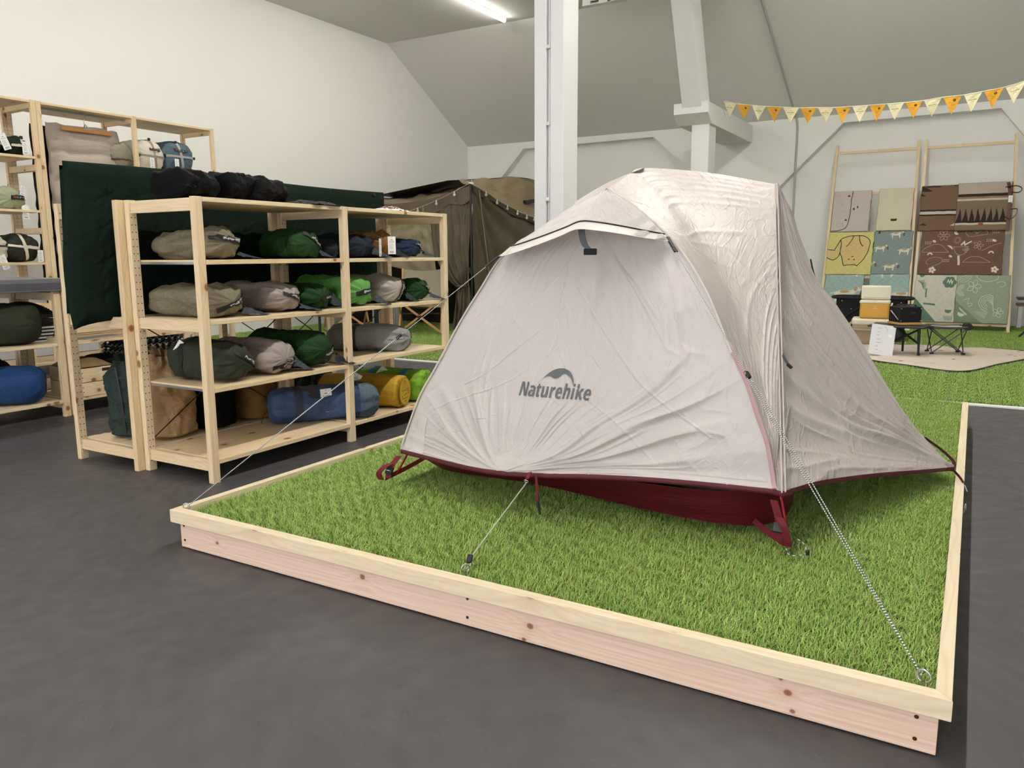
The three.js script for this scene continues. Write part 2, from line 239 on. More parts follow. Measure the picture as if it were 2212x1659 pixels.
// one patch of artificial grass, bent two-piece blades in mixed greens
function grassPatch(size, count, hmin, hmax, wid, seed) {
  const r = mulberry(seed), pos = [], col = [], idx = [];
  for (let i = 0; i < count; i++) {
    const x = (r() - 0.5) * size * 1.1, z = (r() - 0.5) * size * 1.1, a = r() * 6.283, h = lerp(hmin, hmax, r()), lean = (0.35 + r() * 0.95) * h, ca = Math.cos(a), sa = Math.sin(a), b = a + 1.57 + (r() - 0.5), wx = Math.cos(b) * wid / 2, wz = Math.sin(b) * wid / 2, k = pos.length / 3;
    const mx = x + ca * lean * 0.35, mz = z + sa * lean * 0.35, my = h * 0.62, tx = x + ca * lean, tz = z + sa * lean;
    pos.push(x - wx, 0, z - wz, x + wx, 0, z + wz, mx + wx * 0.9, my, mz + wz * 0.9, mx - wx * 0.9, my, mz - wz * 0.9, tx, h, tz);
    idx.push(k, k + 1, k + 2, k, k + 2, k + 3, k + 3, k + 2, k + 4);
    const q = r(), m = 0.8 + r() * 0.45, c = q < 0.12 ? [0.44, 0.46, 0.15] : q < 0.5 ? [0.27, 0.42, 0.085] : q < 0.82 ? [0.34, 0.52, 0.115] : [0.50, 0.66, 0.20];
    for (let j = 0; j < 5; j++) col.push(c[0] * m, c[1] * m, c[2] * m);
  }
  const g = new THREE.BufferGeometry(); g.setAttribute('position', new THREE.Float32BufferAttribute(pos, 3)); g.setAttribute('color', new THREE.Float32BufferAttribute(col, 3)); g.setIndex(idx); g.computeVertexNormals(); return g;
}
const grassMat = new THREE.MeshStandardMaterial({ vertexColors: true, roughness: 0.5, side: THREE.DoubleSide });
function turf(name, label, patch, size, x0, x1, z0, z1, y, skip, seed) {
  const r = mulberry(seed), list = [], m = new THREE.Matrix4(), q = new THREE.Quaternion(), Y = V(0, 1, 0);
  const nx = Math.round((x1 - x0) / size), nz = Math.round((z1 - z0) / size);
  for (let i = 0; i < nx; i++) for (let j = 0; j < nz; j++) { const x = x0 + ((i + 0.5) / nx) * (x1 - x0), z = z0 + ((j + 0.5) / nz) * (z1 - z0); if (skip && skip(x, z)) continue; const s = 0.93 + r() * 0.14; q.setFromAxisAngle(Y, Math.floor(r() * 4) * Math.PI / 2 + (r() - 0.5) * 0.25); list.push(m.compose(V(x, y, z), q, V(s, 0.85 + r() * 0.3, s)).clone()); }
  const o = shadow(new THREE.InstancedMesh(patch, grassMat, list.length)); list.forEach((k, i) => o.setMatrixAt(i, k)); o.name = name; o.userData = { kind: 'stuff', label, category: 'grass' }; scene.add(o); return o;
}
const nearPatch = grassPatch(0.06, 300, 0.010, 0.021, 0.0017, 5), farPatch = grassPatch(0.14, 420, 0.010, 0.022, 0.0036, 6);
turf('platform_grass', 'short artificial grass covering the wooden platform under the tent', nearPatch, 0.06, -2.3 + 0.008, -0.008, PZ1 + 0.01, -1.676, DECK, null, 71);
struct('turf_backing', slab(X0, X1, 0, 0.006, Z0 - 0.14, -5.93), std(0x3d5524, 0.95));
turf('floor_grass', 'artificial grass carpet on the floor at the back of the shop', farPatch, 0.14, X0, X1, Z0 - 0.1, -5.95, 0.005, (x, z) => x > 1.15 + (-z - 6) * 0.05, 72);
tag(obj('edge_strip', bx(X1 - X0, 0.012, 0.055, (X0 + X1) / 2, 0.006, -5.905, 'x', 0.003), M.white), 'white edging strip between grey floor and the back grass', 'edging');

// eye screws that hold the guy lines
function eyeScrew(x, y, z, turn, label, tilt = 0, r = 0.0115) { const o = thing('eye_screw', label, 'eye screw', [x, y, z], turn); const g = new THREE.TorusGeometry(r, 0.0022, 8, 22, 5.6); g.rotateZ(-1.2); g.rotateX(tilt); g.translate(0, r + 0.004, 0); obj('ring', g, M.steel, o); obj('shank', rod([0, -0.02, 0], [0, 0.005, 0], 0.0024), M.steel, o); return o; }
eyeScrew(-2.287, 0.13, -1.672, 0.5, 'steel eye screw at the left front corner of the platform grass');
eyeScrew(-0.025, 0.137, -1.683, -0.3, 'steel eye screw at the right front corner of the platform grass', 0, 0.013);
eyeScrew(-1.151, 0.128, -1.704, 0.9, 'steel eye screw in the grass at the middle of the front edge');
eyeScrew(0.034, 0.10, -3.1, 1.4, 'unused steel eye screw on the outer right side of the platform', 0, 0.011).rotation.z = -1.2;
eyeScrew(-0.075, 0.125, -5.29, 1.0, 'small steel eye screw at the far right end of the platform');
// ---------------------------------------------------------------- the tent
const TY = 0.132;   // where the tent stands in the blades
{
  const fabBump = tex(1024, 1024, (u, v) => {
    let h = 0.5; for (const [f, a, k] of [[3, 0.5, 1], [6, 0.34, 2], [11, 0.2, 3]]) { const n = pn(u, v, f, f * 0.8, k), m = clamp(0.5 + pn(u, v, 1.6, 1.6, k + 11), 0, 1); h += a * 0.5 * m * Math.pow(Math.max(0, 1 - Math.abs(n) * 2.2), 2.2) * (pn(u, v, 2.5, 2.5, k + 6) > 0 ? 1 : -0.8); }
    return h + 0.02 * pn(u, v, 70, 70, 9);
  }, false);
  const fabric = (hex, rough, sc, rep) => { const b = fabBump.clone(); b.repeat.set(rep, rep); b.needsUpdate = true; return new THREE.MeshPhysicalMaterial({ color: S(hex), roughness: rough, side: THREE.DoubleSide, bumpMap: b, bumpScale: sc, sheen: 0.15, sheenRoughness: 0.5 }); };
  const FLY = fabric(0xbcb4ae, 0.42, 0.006, 0.9), DOOR = fabric(0xbcb6b3, 0.42, 0.0035, 0.7), AWN = fabric(0xcec7c3, 0.8, 0.005, 1.4), HEM = fabric(0xcbc5c0, 0.5, 0.002, 1.0), INNER = std(0xcfc6ba, 0.8);
  AWN.transmission = 0.35; AWN.thickness = 0;
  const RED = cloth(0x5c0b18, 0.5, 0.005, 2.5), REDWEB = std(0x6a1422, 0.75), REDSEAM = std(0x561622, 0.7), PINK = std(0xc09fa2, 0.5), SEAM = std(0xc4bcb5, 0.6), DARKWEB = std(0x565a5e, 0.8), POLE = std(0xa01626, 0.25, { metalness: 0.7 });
  const t = thing('dome_tent', 'pale grey two-person dome tent with dark red trim pitched on the grass platform', 'tent', [0, 0, 0]);
  const arcR = curve([[-0.455, 0.318, -2.28], [-0.464, 0.339, -2.296], [-0.49, 0.446, -2.308], [-0.524, 0.523, -2.323], [-0.564, 0.616, -2.341], [-0.616, 0.705, -2.365], [-0.704, 0.872, -2.405], [-0.789, 0.984, -2.444], [-0.856, 1.05, -2.475], [-0.922, 1.099, -2.505], [-1.01, 1.157, -2.545], [-1.13, 1.217, -2.6]]);
  const arcL = curve([[-1.824, 0.269, -2.281], [-1.794, 0.363, -2.295], [-1.748, 0.487, -2.316], [-1.701, 0.575, -2.338], [-1.604, 0.765, -2.382], [-1.54, 0.874, -2.411], [-1.471, 0.985, -2.444], [-1.349, 1.079, -2.499], [-1.238, 1.158, -2.55], [-1.13, 1.217, -2.6]]);
  const R1 = V(-0.662, 1.25, -3.055), L1 = V(-1.475, 1.22, -3.06), PK = V(-1.165, 1.334, -3.03), CR = arcR.getPoint(0), CL = arcL.getPoint(0), TIP = V(-0.012, 0.178, -3.385), HUB = V(-1.13, 1.217, -2.6), SEAMFOOT = V(-0.428, 0.322, -2.262);
  // creases: segments in metres of the panel's (s, t) coordinates
  const segDist = (x, y, a, b, c, d) => { const ux = c - a, uy = d - b, L = ux * ux + uy * uy, k = clamp(((x - a) * ux + (y - b) * uy) / L, 0, 1); return [Math.hypot(x - a - ux * k, y - b - uy * k), k]; };
  const creaseSum = (list) => (x, y) => { let h = 0; for (const [a, b, c, d, amp, w0, w1, fade] of list) { const [q, k] = segDist(x, y, a, b, c, d), w = lerp(w0, w1, k); if (q < 3 * w) h += amp * Math.exp(-(q / w) * (q / w)) * (fade ? Math.min(1, 4 * (1 - k)) * Math.min(1, 3 * k + 0.3) : 1); } return h; };
  const crinkle = (x, y, k, f = 7) => { const n = n3(x * f, y * f, k), m = clamp(0.25 + n3(x * 2.3 + 9, y * 2.3, k), 0, 1); return 0.0042 * m * Math.pow(Math.max(0, 1 - Math.abs(n) * 2.4), 2) + 0.0016 * n3(x * 3.1, y * 3.1, k + 4) + 0.0007 * n3(x * 16, y * 16, k + 8); };

  // front panel
  const front = (u, v) => {
    const a = arcL.getPoint(v), b = arcR.getPoint(v), p = a.lerp(b, u), s = Math.sin(Math.PI * u), low = (1 - v) * (1 - v);
    p.z += 0.045 * s * (1 - v) + 0.012 * s; p.z += 0.045 * low * Math.exp(-Math.pow((u - 0.36) / 0.2, 2)); p.y += low * (-0.003 * s + 0.010 * Math.sin(2 * Math.PI * u) * -1);
    return p;
  };
  const fc = creaseSum([
    [0.49, 0.0, 0.06, 0.34, 0.004, 0.005, 0.02, 1], [0.49, 0.0, 0.2, 0.42, 0.004, 0.005, 0.02, 1], [0.49, 0.0, 0.1, 0.2, 0.004, 0.005, 0.016, 1],
    [0.52, 0.0, 1.28, 0.60, 0.007, 0.005, 0.022, 1], [0.52, 0.0, 1.28, 0.42, 0.009, 0.005, 0.020, 1], [0.52, 0.0, 1.28, 0.3, 0.008, 0.005, 0.018, 1], [0.52, 0.0, 1.25, 0.18, 0.006, 0.005, 0.016, 1],
    [0.49, 0.03, 0.62, 0.92, 0.0024, 0.0032, 0.0032, 0], [0.62, 0.72, 1.2, 0.22, 0.0032, 0.0034, 0.0034, 0], [0.2, 0.36, 0.6, 0.62, 0.0028, 0.0034, 0.0034, 0], [0.1, 0.22, 0.6, 0.5, 0.0022, 0.0034, 0.0034, 0], [0.62, 0.48, 1.0, 0.14, 0.0022, 0.0034, 0.0034, 0], [0.30, 0.55, 0.62, 0.78, 0.0024, 0.0034, 0.0034, 0], [0.12, 0.62, 0.5, 0.95, 0.002, 0.0034, 0.0034, 0],
    [0.74, 0.96, 1.12, 0.56, 0.0045, 0.005, 0.008, 1], [0.84, 0.90, 1.10, 0.52, 0.004, 0.004, 0.007, 1], [0.66, 0.92, 0.92, 0.66, 0.003, 0.004, 0.006, 1], [0.28, 0.46, 0.36, 0.2, 0.004, 0.006, 0.010, 1], [0.34, 0.38, 0.42, 0.12, 0.004, 0.005, 0.008, 1], [0.22, 0.5, 0.30, 0.3, 0.003, 0.005, 0.008, 1]]);
  const fan = (dx, dy, f, k) => { const r = Math.hypot(dx, dy), th = Math.atan2(dy, dx); return sstep(0.04, 0.3, r) * (0.6 * n2(th * f, r * 0.7 + k) + 0.5 * Math.pow(Math.max(0, 1 - Math.abs(n2(th * f * 1.6 + 9, r * 0.9 + k)) * 2.2), 2)); };
  const frontD = (u, v) => { const x = u * 1.37 * lerp(1, 0.55, v) + v * 0.31, y = v * 1.2; const edge = sstep(0, 0.03, u) * sstep(1, 0.97, u); const X = u * 1.37, rt = X > 0.5; return (1.2 * fc(X, y) * (1 - 0.3 * v) + (rt ? 0.0085 : 0.0055) * fan(Math.abs(X - 0.5), y, 4.2, rt ? 1 : 6) * sstep(0.62, 0.2, y) + 0.0016 * n2(X * 16 - y * 5, y * 2.2) * sstep(0.3, 0.6, y) + crinkle(x, y, 1) * 0.8 + 0.0035 * Math.sin(u * 46 + 4 * n2(u * 3, v * 3)) * sstep(0.75, 1, v)) * edge; };
  obj('front_panel', bumpy(400, 360, front, frontD, 1.4, 1.25), DOOR, t);
  // right and left side panels, from pole arc to the upright seam
  const topR = curve([HUB, HUB.clone().lerp(PK, 0.55).add(V(0, 0.012, 0)), PK, PK.clone().lerp(R1, 0.5).add(V(0, 0.012, 0)), R1]), topL = curve([HUB, HUB.clone().lerp(PK, 0.55).add(V(0, 0.012, 0)), PK, PK.clone().lerp(L1, 0.5).add(V(0, 0.012, 0)), L1]);
  const side = (arc, top, foot, end) => (u, v) => {
    const a = arc.getPoint(v), s = foot.clone().lerp(end, v), p = a.clone().lerp(s, u), d = top.getPoint(u).sub(arc.getPoint(1).lerp(end, u)); p.addScaledVector(d, v * v * v); p.y -= 0.02 * Math.sin(Math.PI * u) * Math.sin(Math.PI * v); return p;
  };
  const sc = creaseSum([
    [0.16, 1.075, 0.63, 1.085, 0.003, 0.005, 0.005, 1], [0.2, 1.055, 0.63, 1.068, 0.0035, 0.006, 0.005, 1], [0.13, 1.03, 0.63, 1.05, 0.004, 0.007, 0.006, 1], [0.18, 1.005, 0.63, 1.03, 0.0045, 0.007, 0.006, 1], [0.22, 0.975, 0.63, 1.005, 0.004, 0.007, 0.006, 1], [0.2, 0.94, 0.62, 0.98, 0.003, 0.007, 0.006, 1],
    [0.14, 0.80, 0.58, 0.87, 0.0035, 0.007, 0.010, 1], [0.14, 0.78, 0.5, 0.78, 0.0035, 0.007, 0.010, 1], [0.14, 0.76, 0.52, 0.66, 0.0035, 0.007, 0.012, 1], [0.14, 0.74, 0.4, 0.56, 0.003, 0.007, 0.012, 1],
    [0.63, 0.66, 0.34, 0.34, 0.0045, 0.006, 0.014, 1], [0.63, 0.60, 0.32, 0.26, 0.005, 0.006, 0.014, 1], [0.635, 0.54, 0.34, 0.2, 0.006, 0.006, 0.016, 1], [0.635, 0.48, 0.36, 0.14, 0.0065, 0.006, 0.016, 1], [0.635, 0.42, 0.40, 0.10, 0.007, 0.006, 0.016, 1], [0.635, 0.36, 0.43, 0.06, 0.007, 0.006, 0.016, 1], [0.635, 0.30, 0.47, 0.03, 0.0065, 0.006, 0.014, 1], [0.635, 0.23, 0.52, 0.02, 0.005, 0.006, 0.012, 1], [0.62, 0.74, 0.26, 0.46, 0.003, 0.007, 0.016, 1], [0.56, 0.16, 0.63, 0.06, 0.003, 0.006, 0.010, 1]]);
  const sideD = (k) => (u, v) => { const x = u * 0.64, y = v * 1.1; return (0.95 * sc(x, y) * sstep(0.02, 0.06 + 0.4 * v * v, u) + crinkle(x, y, k) * 0.9 * (1 - 0.6 * v * v) + 0.0018 * Math.sin(v * 150 + 4 * n2(u * 6, v * 4)) * sstep(0.86, 0.98, u) * (0.5 + 0.5 * n2(v * 3, k)) ) * sstep(1, 0.985, u) * sstep(0, 0.09, u) * sstep(1, 0.98, v); };
  obj('side_panel', bumpy(180, 300, side(arcR, topR, SEAMFOOT, R1), sideD(3), 0.7, 1.2), FLY, t);
  obj('side_panel', bumpy(60, 70, (u, v) => side(arcL, topL, CL.clone().add(V(-0.025, 0, -0.02)), L1)(u, v), (u, v) => -sideD(5)(u, v), 0.7, 1.2), FLY, t);
  // vestibule: front half from the seam to the ridge that falls to the far stake
  const rid = curve([TIP, [-0.118, 0.296, -3.334], [-0.18, 0.377, -3.303], [-0.283, 0.547, -3.25], [-0.368, 0.694, -3.206], [-0.451, 0.82, -3.163], [-0.508, 0.898, -3.134], [-0.56, 1.026, -3.107], [-0.611, 1.162, -3.081], R1]);
  const vb = curve([SEAMFOOT, [-0.411, 0.316, -2.326], [-0.368, 0.312, -2.44], [-0.289, 0.288, -2.65], [-0.223, 0.264, -2.825], [-0.097, 0.212, -3.158], TIP]);
  const vest = (u, v) => { const a = SEAMFOOT.clone().lerp(R1, v), b = rid.getPoint(v), p = a.lerp(b, u), d = vb.getPoint(u).sub(SEAMFOOT.clone().lerp(TIP, u)); p.addScaledVector(d, Math.pow(1 - v, 1.6)); const w = Math.sin(Math.PI * u) * Math.sin(Math.PI * Math.min(1, v * 1.02)); p.x -= 0.045 * w; p.z -= 0.03 * w; return p; };
  const vc = creaseSum([[1.18, 0.0, 0.06, 0.52, 0.010, 0.006, 0.024, 1], [1.18, 0.0, 0.06, 0.40, 0.010, 0.006, 0.022, 1], [1.18, 0.0, 0.10, 0.64, 0.010, 0.006, 0.024, 1], [1.18, 0.0, 0.4, 0.66, 0.008, 0.006, 0.02, 1], [1.18, 0, 0.05, 0.28, 0.006, 0.006, 0.02, 1], [0.02, 0.60, 0.5, 0.42, 0.004, 0.006, 0.016, 1], [0.05, 0.05, 0.2, 0.25, 0.004, 0.008, 0.014, 1], [0.04, 0.2, 0.16, 0.06, 0.005, 0.008, 0.014, 1]]);
  const gather = (u, v) => 0.012 * Math.sin(u * 42 + 1.5 * n2(u * 4, v * 3)) * Math.exp(-Math.pow((1 - v) / 0.10, 2) * 0.6) * sstep(0, 0.08, u);
  obj('vestibule_panel', bumpy(260, 260, vest, (u, v) => { const w = (1 - v) * 1.18, x = u * w + (1 - w / 1.18) * 0.1, y = v * 1.05; return (vc(u * 1.18 * (1 - v * 0.55), y) + 0.011 * fan(1.2 - u * 1.18 * (1 - v * 0.4), y, 5.5, 3) * sstep(0.95, 0.6, v) + crinkle(x * 2.2, y, 7) * 0.9 * sstep(0.5, 0.15, v) + gather(u, v)) * sstep(0, 0.015, u) * sstep(1, 0.99, u); }, 1.2, 1.1), FLY, t);
  // rear panels, out of the photo's sight but closing the tent
  const FOOT = V(-1.12, 0.27, -4.62), BR = V(-0.62, 0.24, -4.3), BL = V(-1.62, 0.24, -4.3);
  const spine = curve([FOOT, [-1.13, 0.62, -4.35], [-1.14, 1.02, -3.75], PK]);
  for (const [B, E, k] of [[BR, R1, 0], [BL, L1, 1]]) {
    obj('rear_panel', surf(24, 40, (u, v) => { const p = spine.getPoint(v).lerp(B.clone().lerp(E, v).add(V(0, 0.09 * Math.sin(Math.PI * v), 0)), u); const d = (k ? topL : topR).getPoint(0.5 + 0.5 * u).sub(PK.clone().lerp(E, u)); p.addScaledVector(d, v * v * v); return p; }), FLY, t);
  }
  obj('vestibule_panel', bumpy(40, 50, (u, v) => { const p = rid.getPoint(v).lerp(BR.clone().lerp(R1, v), u); return p; }, (u, v) => 0.01 * n2(u * 4, v * 4) * sstep(0, 0.05, u) * sstep(1, 0.9, v)), FLY, t);
  obj('side_panel', surf(20, 20, (u, v) => CL.clone().add(V(-0.025, 0, -0.02)).lerp(L1, v).lerp(BL.clone().lerp(L1, v), u)), FLY, t);
  // awning over the vent
  const aw = curve([[-1.462, 0.989, -2.428], [-1.404, 0.993, -2.38], [-1.247, 1.025, -2.31], [-1.142, 1.051, -2.27], [-1.075, 1.07, -2.25], [-1.012, 1.066, -2.25], [-0.952, 1.056, -2.29], [-0.888, 1.042, -2.36], [-0.843, 1.032, -2.45]]);
  const sub = (arc, p0) => { let best = 0, bd = 9; for (let i = 0; i <= 400; i++) { const d = arc.getPoint(i / 400).distanceTo(p0); if (d < bd) bd = d, best = i / 400; } return (v) => arc.getPoint(lerp(best, 1, v)); };
  const aL = sub(arcL, aw.getPoint(0)), aR = sub(arcR, aw.getPoint(1));
  const awn = (u, v) => { const p = aL(v).lerp(aR(v), u), d = aw.getPoint(u).sub(aL(0).lerp(aR(0), u)), k = 1 - v; p.addScaledVector(d, k * (1 - 0.25 * v)); p.z += 0.012; p.y += 0.006 + 0.014 * Math.sin(Math.PI * u) * Math.sin(Math.PI * v); return p; };
  obj('awning', bumpy(130, 70, awn, (u, v) => (1.5 * crinkle(u * 0.6, v * 0.36, 12, 9) + 0.004 * Math.sin((u - 0.5) * (1 - v) * 60) * Math.exp(-Math.pow((u > 0.5 ? 1 - u : u) / 0.16, 2)) * (1 - v)) * sstep(0, 0.03, u) * sstep(1, 0.97, u), 0.62, 0.36), AWN, t);
  const hemSurf = (lo, hi, off) => surf(60, 2, (u, v) => { const p = awn(u, hi).lerp(awn(u, lo), v); p.z += off; p.y += 0.001; return p; }, 0.6, 0.03);
  obj('awning_hem', [hemSurf(-0.012, 0.10, 0.003)], HEM, t);
  obj('hem_cord', tube(Array.from({ length: 25 }, (_, i) => awn(i / 24, 0.105).add(V(0, 0.002, 0.005))), 0.0025, 60), M.black, t);
  obj('velcro_strap', band([[-1.072, 1.075, -2.262], [-1.068, 1.05, -2.262], [-1.058, 1.025, -2.262], [-1.043, 1.015, -2.255]], 0.026, [0.97, 0, 0.25], 0.0015, 14), DARKWEB, t);
  obj('velcro_pad', bx(0.044, 0.02, 0.008, -1.038, 1.006, -2.256, 'x', 0.003), M.blackSoft, t);
  // seams, binding
  const seamPts = (arc, a, b, off) => Array.from({ length: 30 }, (_, i) => arc.getPoint(lerp(a, b, i / 29)).add(V(...off)));
  obj('pole_show_through', band(seamPts(arcR, 0.03, 0.47, [0.006, 0.002, 0.012]), 0.016, [0.8, 0.3, 0.5], 0.002, 60), PINK, t);  // painted see-through effect: red pole tinting the translucent fly, drawn as pink ribbon
  obj('seam_tape', [band(seamPts(arcR, 0.45, 1, [0.001, 0.004, 0.013]), 0.006, [0.6, 0.6, -0.3], 0.0016, 60), band(seamPts(arcL, 0.02, 1, [0.001, 0.002, 0.010]), 0.006, [-0.8, 0.5, 0.2], 0.0016, 70)], SEAM, t);
  obj('seam_tape', [-0.008, 0.004].map((o) => band(Array.from({ length: 24 }, (_, i) => SEAMFOOT.clone().lerp(R1, i / 23).add(V(0.007 + o * 0.6, 0.001, 0.006 - o))), 0.005, [0.6, 0.1, -0.7], 0.0014, 50)), SEAM, t);
  const bind = (pts, drop, off = [0, 0, 0]) => surf(80, 3, (u, v) => { const c = curve(pts), p = c.getPoint(u); p.y -= drop * [0, 0.5, 1, 1][Math.round(v * 3)]; p.z += [0, 0.004, 0.002, -0.003][Math.round(v * 3)]; return p.add(V(...off)); });
  const lowEdge = Array.from({ length: 40 }, (_, i) => front(i / 39, 0));
  obj('hem_binding', bind([...lowEdge, SEAMFOOT.clone().add(V(0.0, -0.002, 0)), V(-0.405, 0.318, -2.305)].map((p) => p.clone().add(V(0, 0.004, 0.003))), 0.016), REDSEAM, t);
  obj('hem_binding', bind(Array.from({ length: 30 }, (_, i) => vb.getPoint(0.11 + 0.89 * i / 29).add(V(0.003, 0.004, 0.001))), 0.014), REDSEAM, t);
  obj('hem_binding', band([TIP.clone().add(V(-0.004, -0.014, 0.004)), TIP.clone().add(V(0.001, 0.018, -0.002)), TIP.clone().add(V(-0.03, 0.05, -0.012)), V(-0.118, 0.294, -3.345)], 0.016, [0.7, 0.2, 0.7], 0.003, 14), REDSEAM, t);
  obj('reinforcement_patch', bumpy(10, 10, (u, v) => { const a = (u - 0.5), b = (v - 0.5), uu = 0.372 + (a - b) * 0.054, vv = 0.052 + (a + b) * 0.05; return front(uu, Math.max(0.004, vv)); }, (u, v) => frontD(0.372 + (u - v) * 0.054, Math.max(0.004, 0.052 + (u + v - 1) * 0.05)) + 0.0016), HEM, t);
  for (const [c, s] of [[0.985, -1], [0.03, 1]]) obj('reinforcement_patch', bumpy(8, 16, (u, v) => front(c + s * u * 0.055 * (1 - v * 0.5), 0.004 + v * 0.15), (u, v) => frontD(c + s * u * 0.055, 0.004 + v * 0.15) + 0.0016), HEM, t);
  // printed logo: letters and mountain laid on the panel
  const onFront = (x, y) => { let lo = 0, hi = 1; const at = (v) => { const a = arcL.getPoint(v).x, b = arcR.getPoint(v).x, u = clamp((x - a) / (b - a), 0, 1); return [u, front(u, v)]; }; for (let i = 0; i < 22; i++) { const m = (lo + hi) / 2; if (at(m)[1].y < y) lo = m; else hi = m; } const [u] = at(lo); return bumpPoint(u, lo); };
  const bumpPoint = (u, v) => { const e = 0.004, p = front(u, v), n = front(u + e, v).sub(front(u - e, v)).cross(front(u, v + e).sub(front(u, v - e))).normalize(); return p.addScaledVector(n, frontD(u, v) + 0.0032); };
  const lay = (shapes, map) => { const g = new THREE.ShapeGeometry(shapes, 8), p = g.attributes.position; for (let i = 0; i < p.count; i++) { const q = onFront(...map(p.getX(i), p.getY(i))); p.setXYZ(i, q.x, q.y, q.z); } g.computeVertexNormals(); return g; };
  const INK = std(0x5d6063, 0.6);
  const sh = font.generateShapes('Naturehike', 1); let w = 0; for (const s of sh) for (const p of s.getPoints()) w = Math.max(w, p.x);
  obj('printed_lettering', lay(sh, (x, y) => [-1.303 + (x / w) * 0.259 + y * 0.006, 0.527 + (x / w) * 0.004 + y * 0.047]), INK, t);
  const mt = new THREE.Shape(); mt.moveTo(0, 0); mt.bezierCurveTo(0.22, 0.62, 0.40, 1.0, 0.62, 1.0); mt.bezierCurveTo(0.86, 1.0, 0.98, 0.55, 1.0, 0.0); mt.bezierCurveTo(0.93, 0.36, 0.84, 0.62, 0.72, 0.66); mt.bezierCurveTo(0.62, 0.66, 0.56, 0.36, 0.46, 0.36); mt.bezierCurveTo(0.40, 0.36, 0.36, 0.52, 0.27, 0.50); mt.bezierCurveTo(0.16, 0.44, 0.06, 0.2, 0, 0);
  obj('printed_logo', lay([mt], (x, y) => [-1.233 + x * 0.131, 0.570 + x * 0.004 + y * 0.054]), INK, t);
  // inner tent with its dark red tub
  const tub = [[-1.80, -2.48], [-1.34, -2.45], [-0.52, -2.40], [-0.58, -3.3], [-0.66, -4.2], [-1.12, -4.5], [-1.58, -4.2], [-1.74, -3.3]], ring = (y, k) => curve(tub.map(([x, z], i) => [lerp(-1.13, x, k), y + (i < 3 ? 0.03 : 0), lerp(-3.3, z, k)]), true);
  const tb = [ring(TY, 1), curve([[-1.79, 0.25, -2.34], [-1.2, 0.285, -2.265], [-0.50, 0.30, -2.33], [-0.56, 0.33, -3.3], [-0.66, 0.33, -4.2], [-1.12, 0.33, -4.5], [-1.58, 0.33, -4.2], [-1.76, 0.33, -3.3]], true)];
  obj('inner_tub', surf(120, 12, (u, v) => { const p = tb[0].getPoint(u).lerp(tb[1].getPoint(u), v); const b = Math.sin(u * 60 + n2(u * 9, v * 2) * 2) * 0.005; p.z += b * Math.sin(Math.PI * v); return p; }), RED, t);
  obj('inner_floor', surf(40, 4, (u, v) => ring(TY + 0.004, 1).getPoint(u).lerp(V(-1.13, TY + 0.004, -3.3), v)), RED, t);
  obj('inner_canopy', surf(60, 20, (u, v) => { const p = ring(0.3, 0.95).getPoint(u), k = 1 - v; return V(lerp(-1.13, p.x, k), lerp(0.25, 1.12, Math.sin(v * Math.PI / 2)), lerp(-3.0, p.z, k)); }), INNER, t);
  // corner webbing
  const corner = (foot, tab, fly, s) => {
    obj('corner_webbing', band([fly.clone().add(V(0, -0.015, -0.005)), fly.clone().lerp(foot, 0.5).add(V(0, 0.002, 0)), foot.clone().add(V(-s * 0.015, 0.012, 0.0))], 0.024, [1, 0, 0.2 * s], 0.002, 12), REDWEB, t);
    obj('corner_webbing', band([fly.clone().lerp(foot, 0.42).add(V(0.004 * s, 0.004, 0.008)), fly.clone().lerp(foot, 0.62).add(V(0.014 * s, 0.012, 0.022)), foot.clone().add(V(0.012 * s, 0.03, 0.02)), foot.clone().add(V(0.012 * s, 0.004, 0.008))], 0.024, [1, 0, 0.2 * s], 0.002, 18), REDWEB, t);
    obj('corner_webbing', band([tab, tab.clone().lerp(foot, 0.5), foot.clone().add(V(0, 0.008, -0.004))], 0.02, [0.2, 1, 0], 0.002, 10), REDWEB, t);
    const b = bx(0.03, 0.012, 0.03, 0, 0, 0, 'x', 0.003); b.rotateX(0.9); b.translate(...fly.clone().lerp(foot, 0.62).add(V(-0.004 * s, 0, 0.008)).toArray()); obj('strap_buckle', b, M.black, t);
  };
  corner(V(-0.42, TY + 0.02, -2.285), V(-0.56, TY + 0.06, -2.405), V(-0.452, 0.305, -2.268), 1);
  corner(V(-1.885, TY + 0.016, -2.25), V(-1.78, TY + 0.10, -2.42), V(-1.83, 0.262, -2.268), -1);
  obj('pole_tip', rod([-0.448, 0.318, -2.318], [-0.412, TY + 0.055, -2.285], 0.0045), POLE, t); obj('pole_tip', rod([-1.80, 0.28, -2.31], [-1.85, TY + 0.04, -2.28], 0.0045), POLE, t);
  obj('hook_ring', (() => { const g = new THREE.TorusGeometry(0.008, 0.002, 6, 16); g.rotateX(1.2); g.translate(-1.86, TY + 0.06, -2.243); return g; })(), M.steel, t);
  // cord loop with bead at the right corner
  obj('cord_loop', tube([[-0.412, TY + 0.016, -2.28], [-0.40, TY + 0.006, -2.262], [-0.375, TY + 0.008, -2.262], [-0.355, TY + 0.014, -2.278], [-0.37, TY + 0.035, -2.30], [-0.395, TY + 0.042, -2.31]], 0.0013, 40), M.cordCheck, t);
  obj('cord_toggle', bx(0.011, 0.016, 0.011, -0.352, TY + 0.016, -2.277, 'y', 0.004), M.black, t);
  // zip pull hanging at the middle of the hem
  obj('zip_pull', band([[-1.178, 0.295, -2.16], [-1.176, 0.25, -2.163], [-1.174, 0.205, -2.165]], 0.01, [1, 0, 0.2], 0.002, 8), REDWEB, t); obj('pull_tab', bar([-1.174, 0.205, -2.165], [-1.158, 0.165, -2.15], 0.009, 0.006), M.black, t);
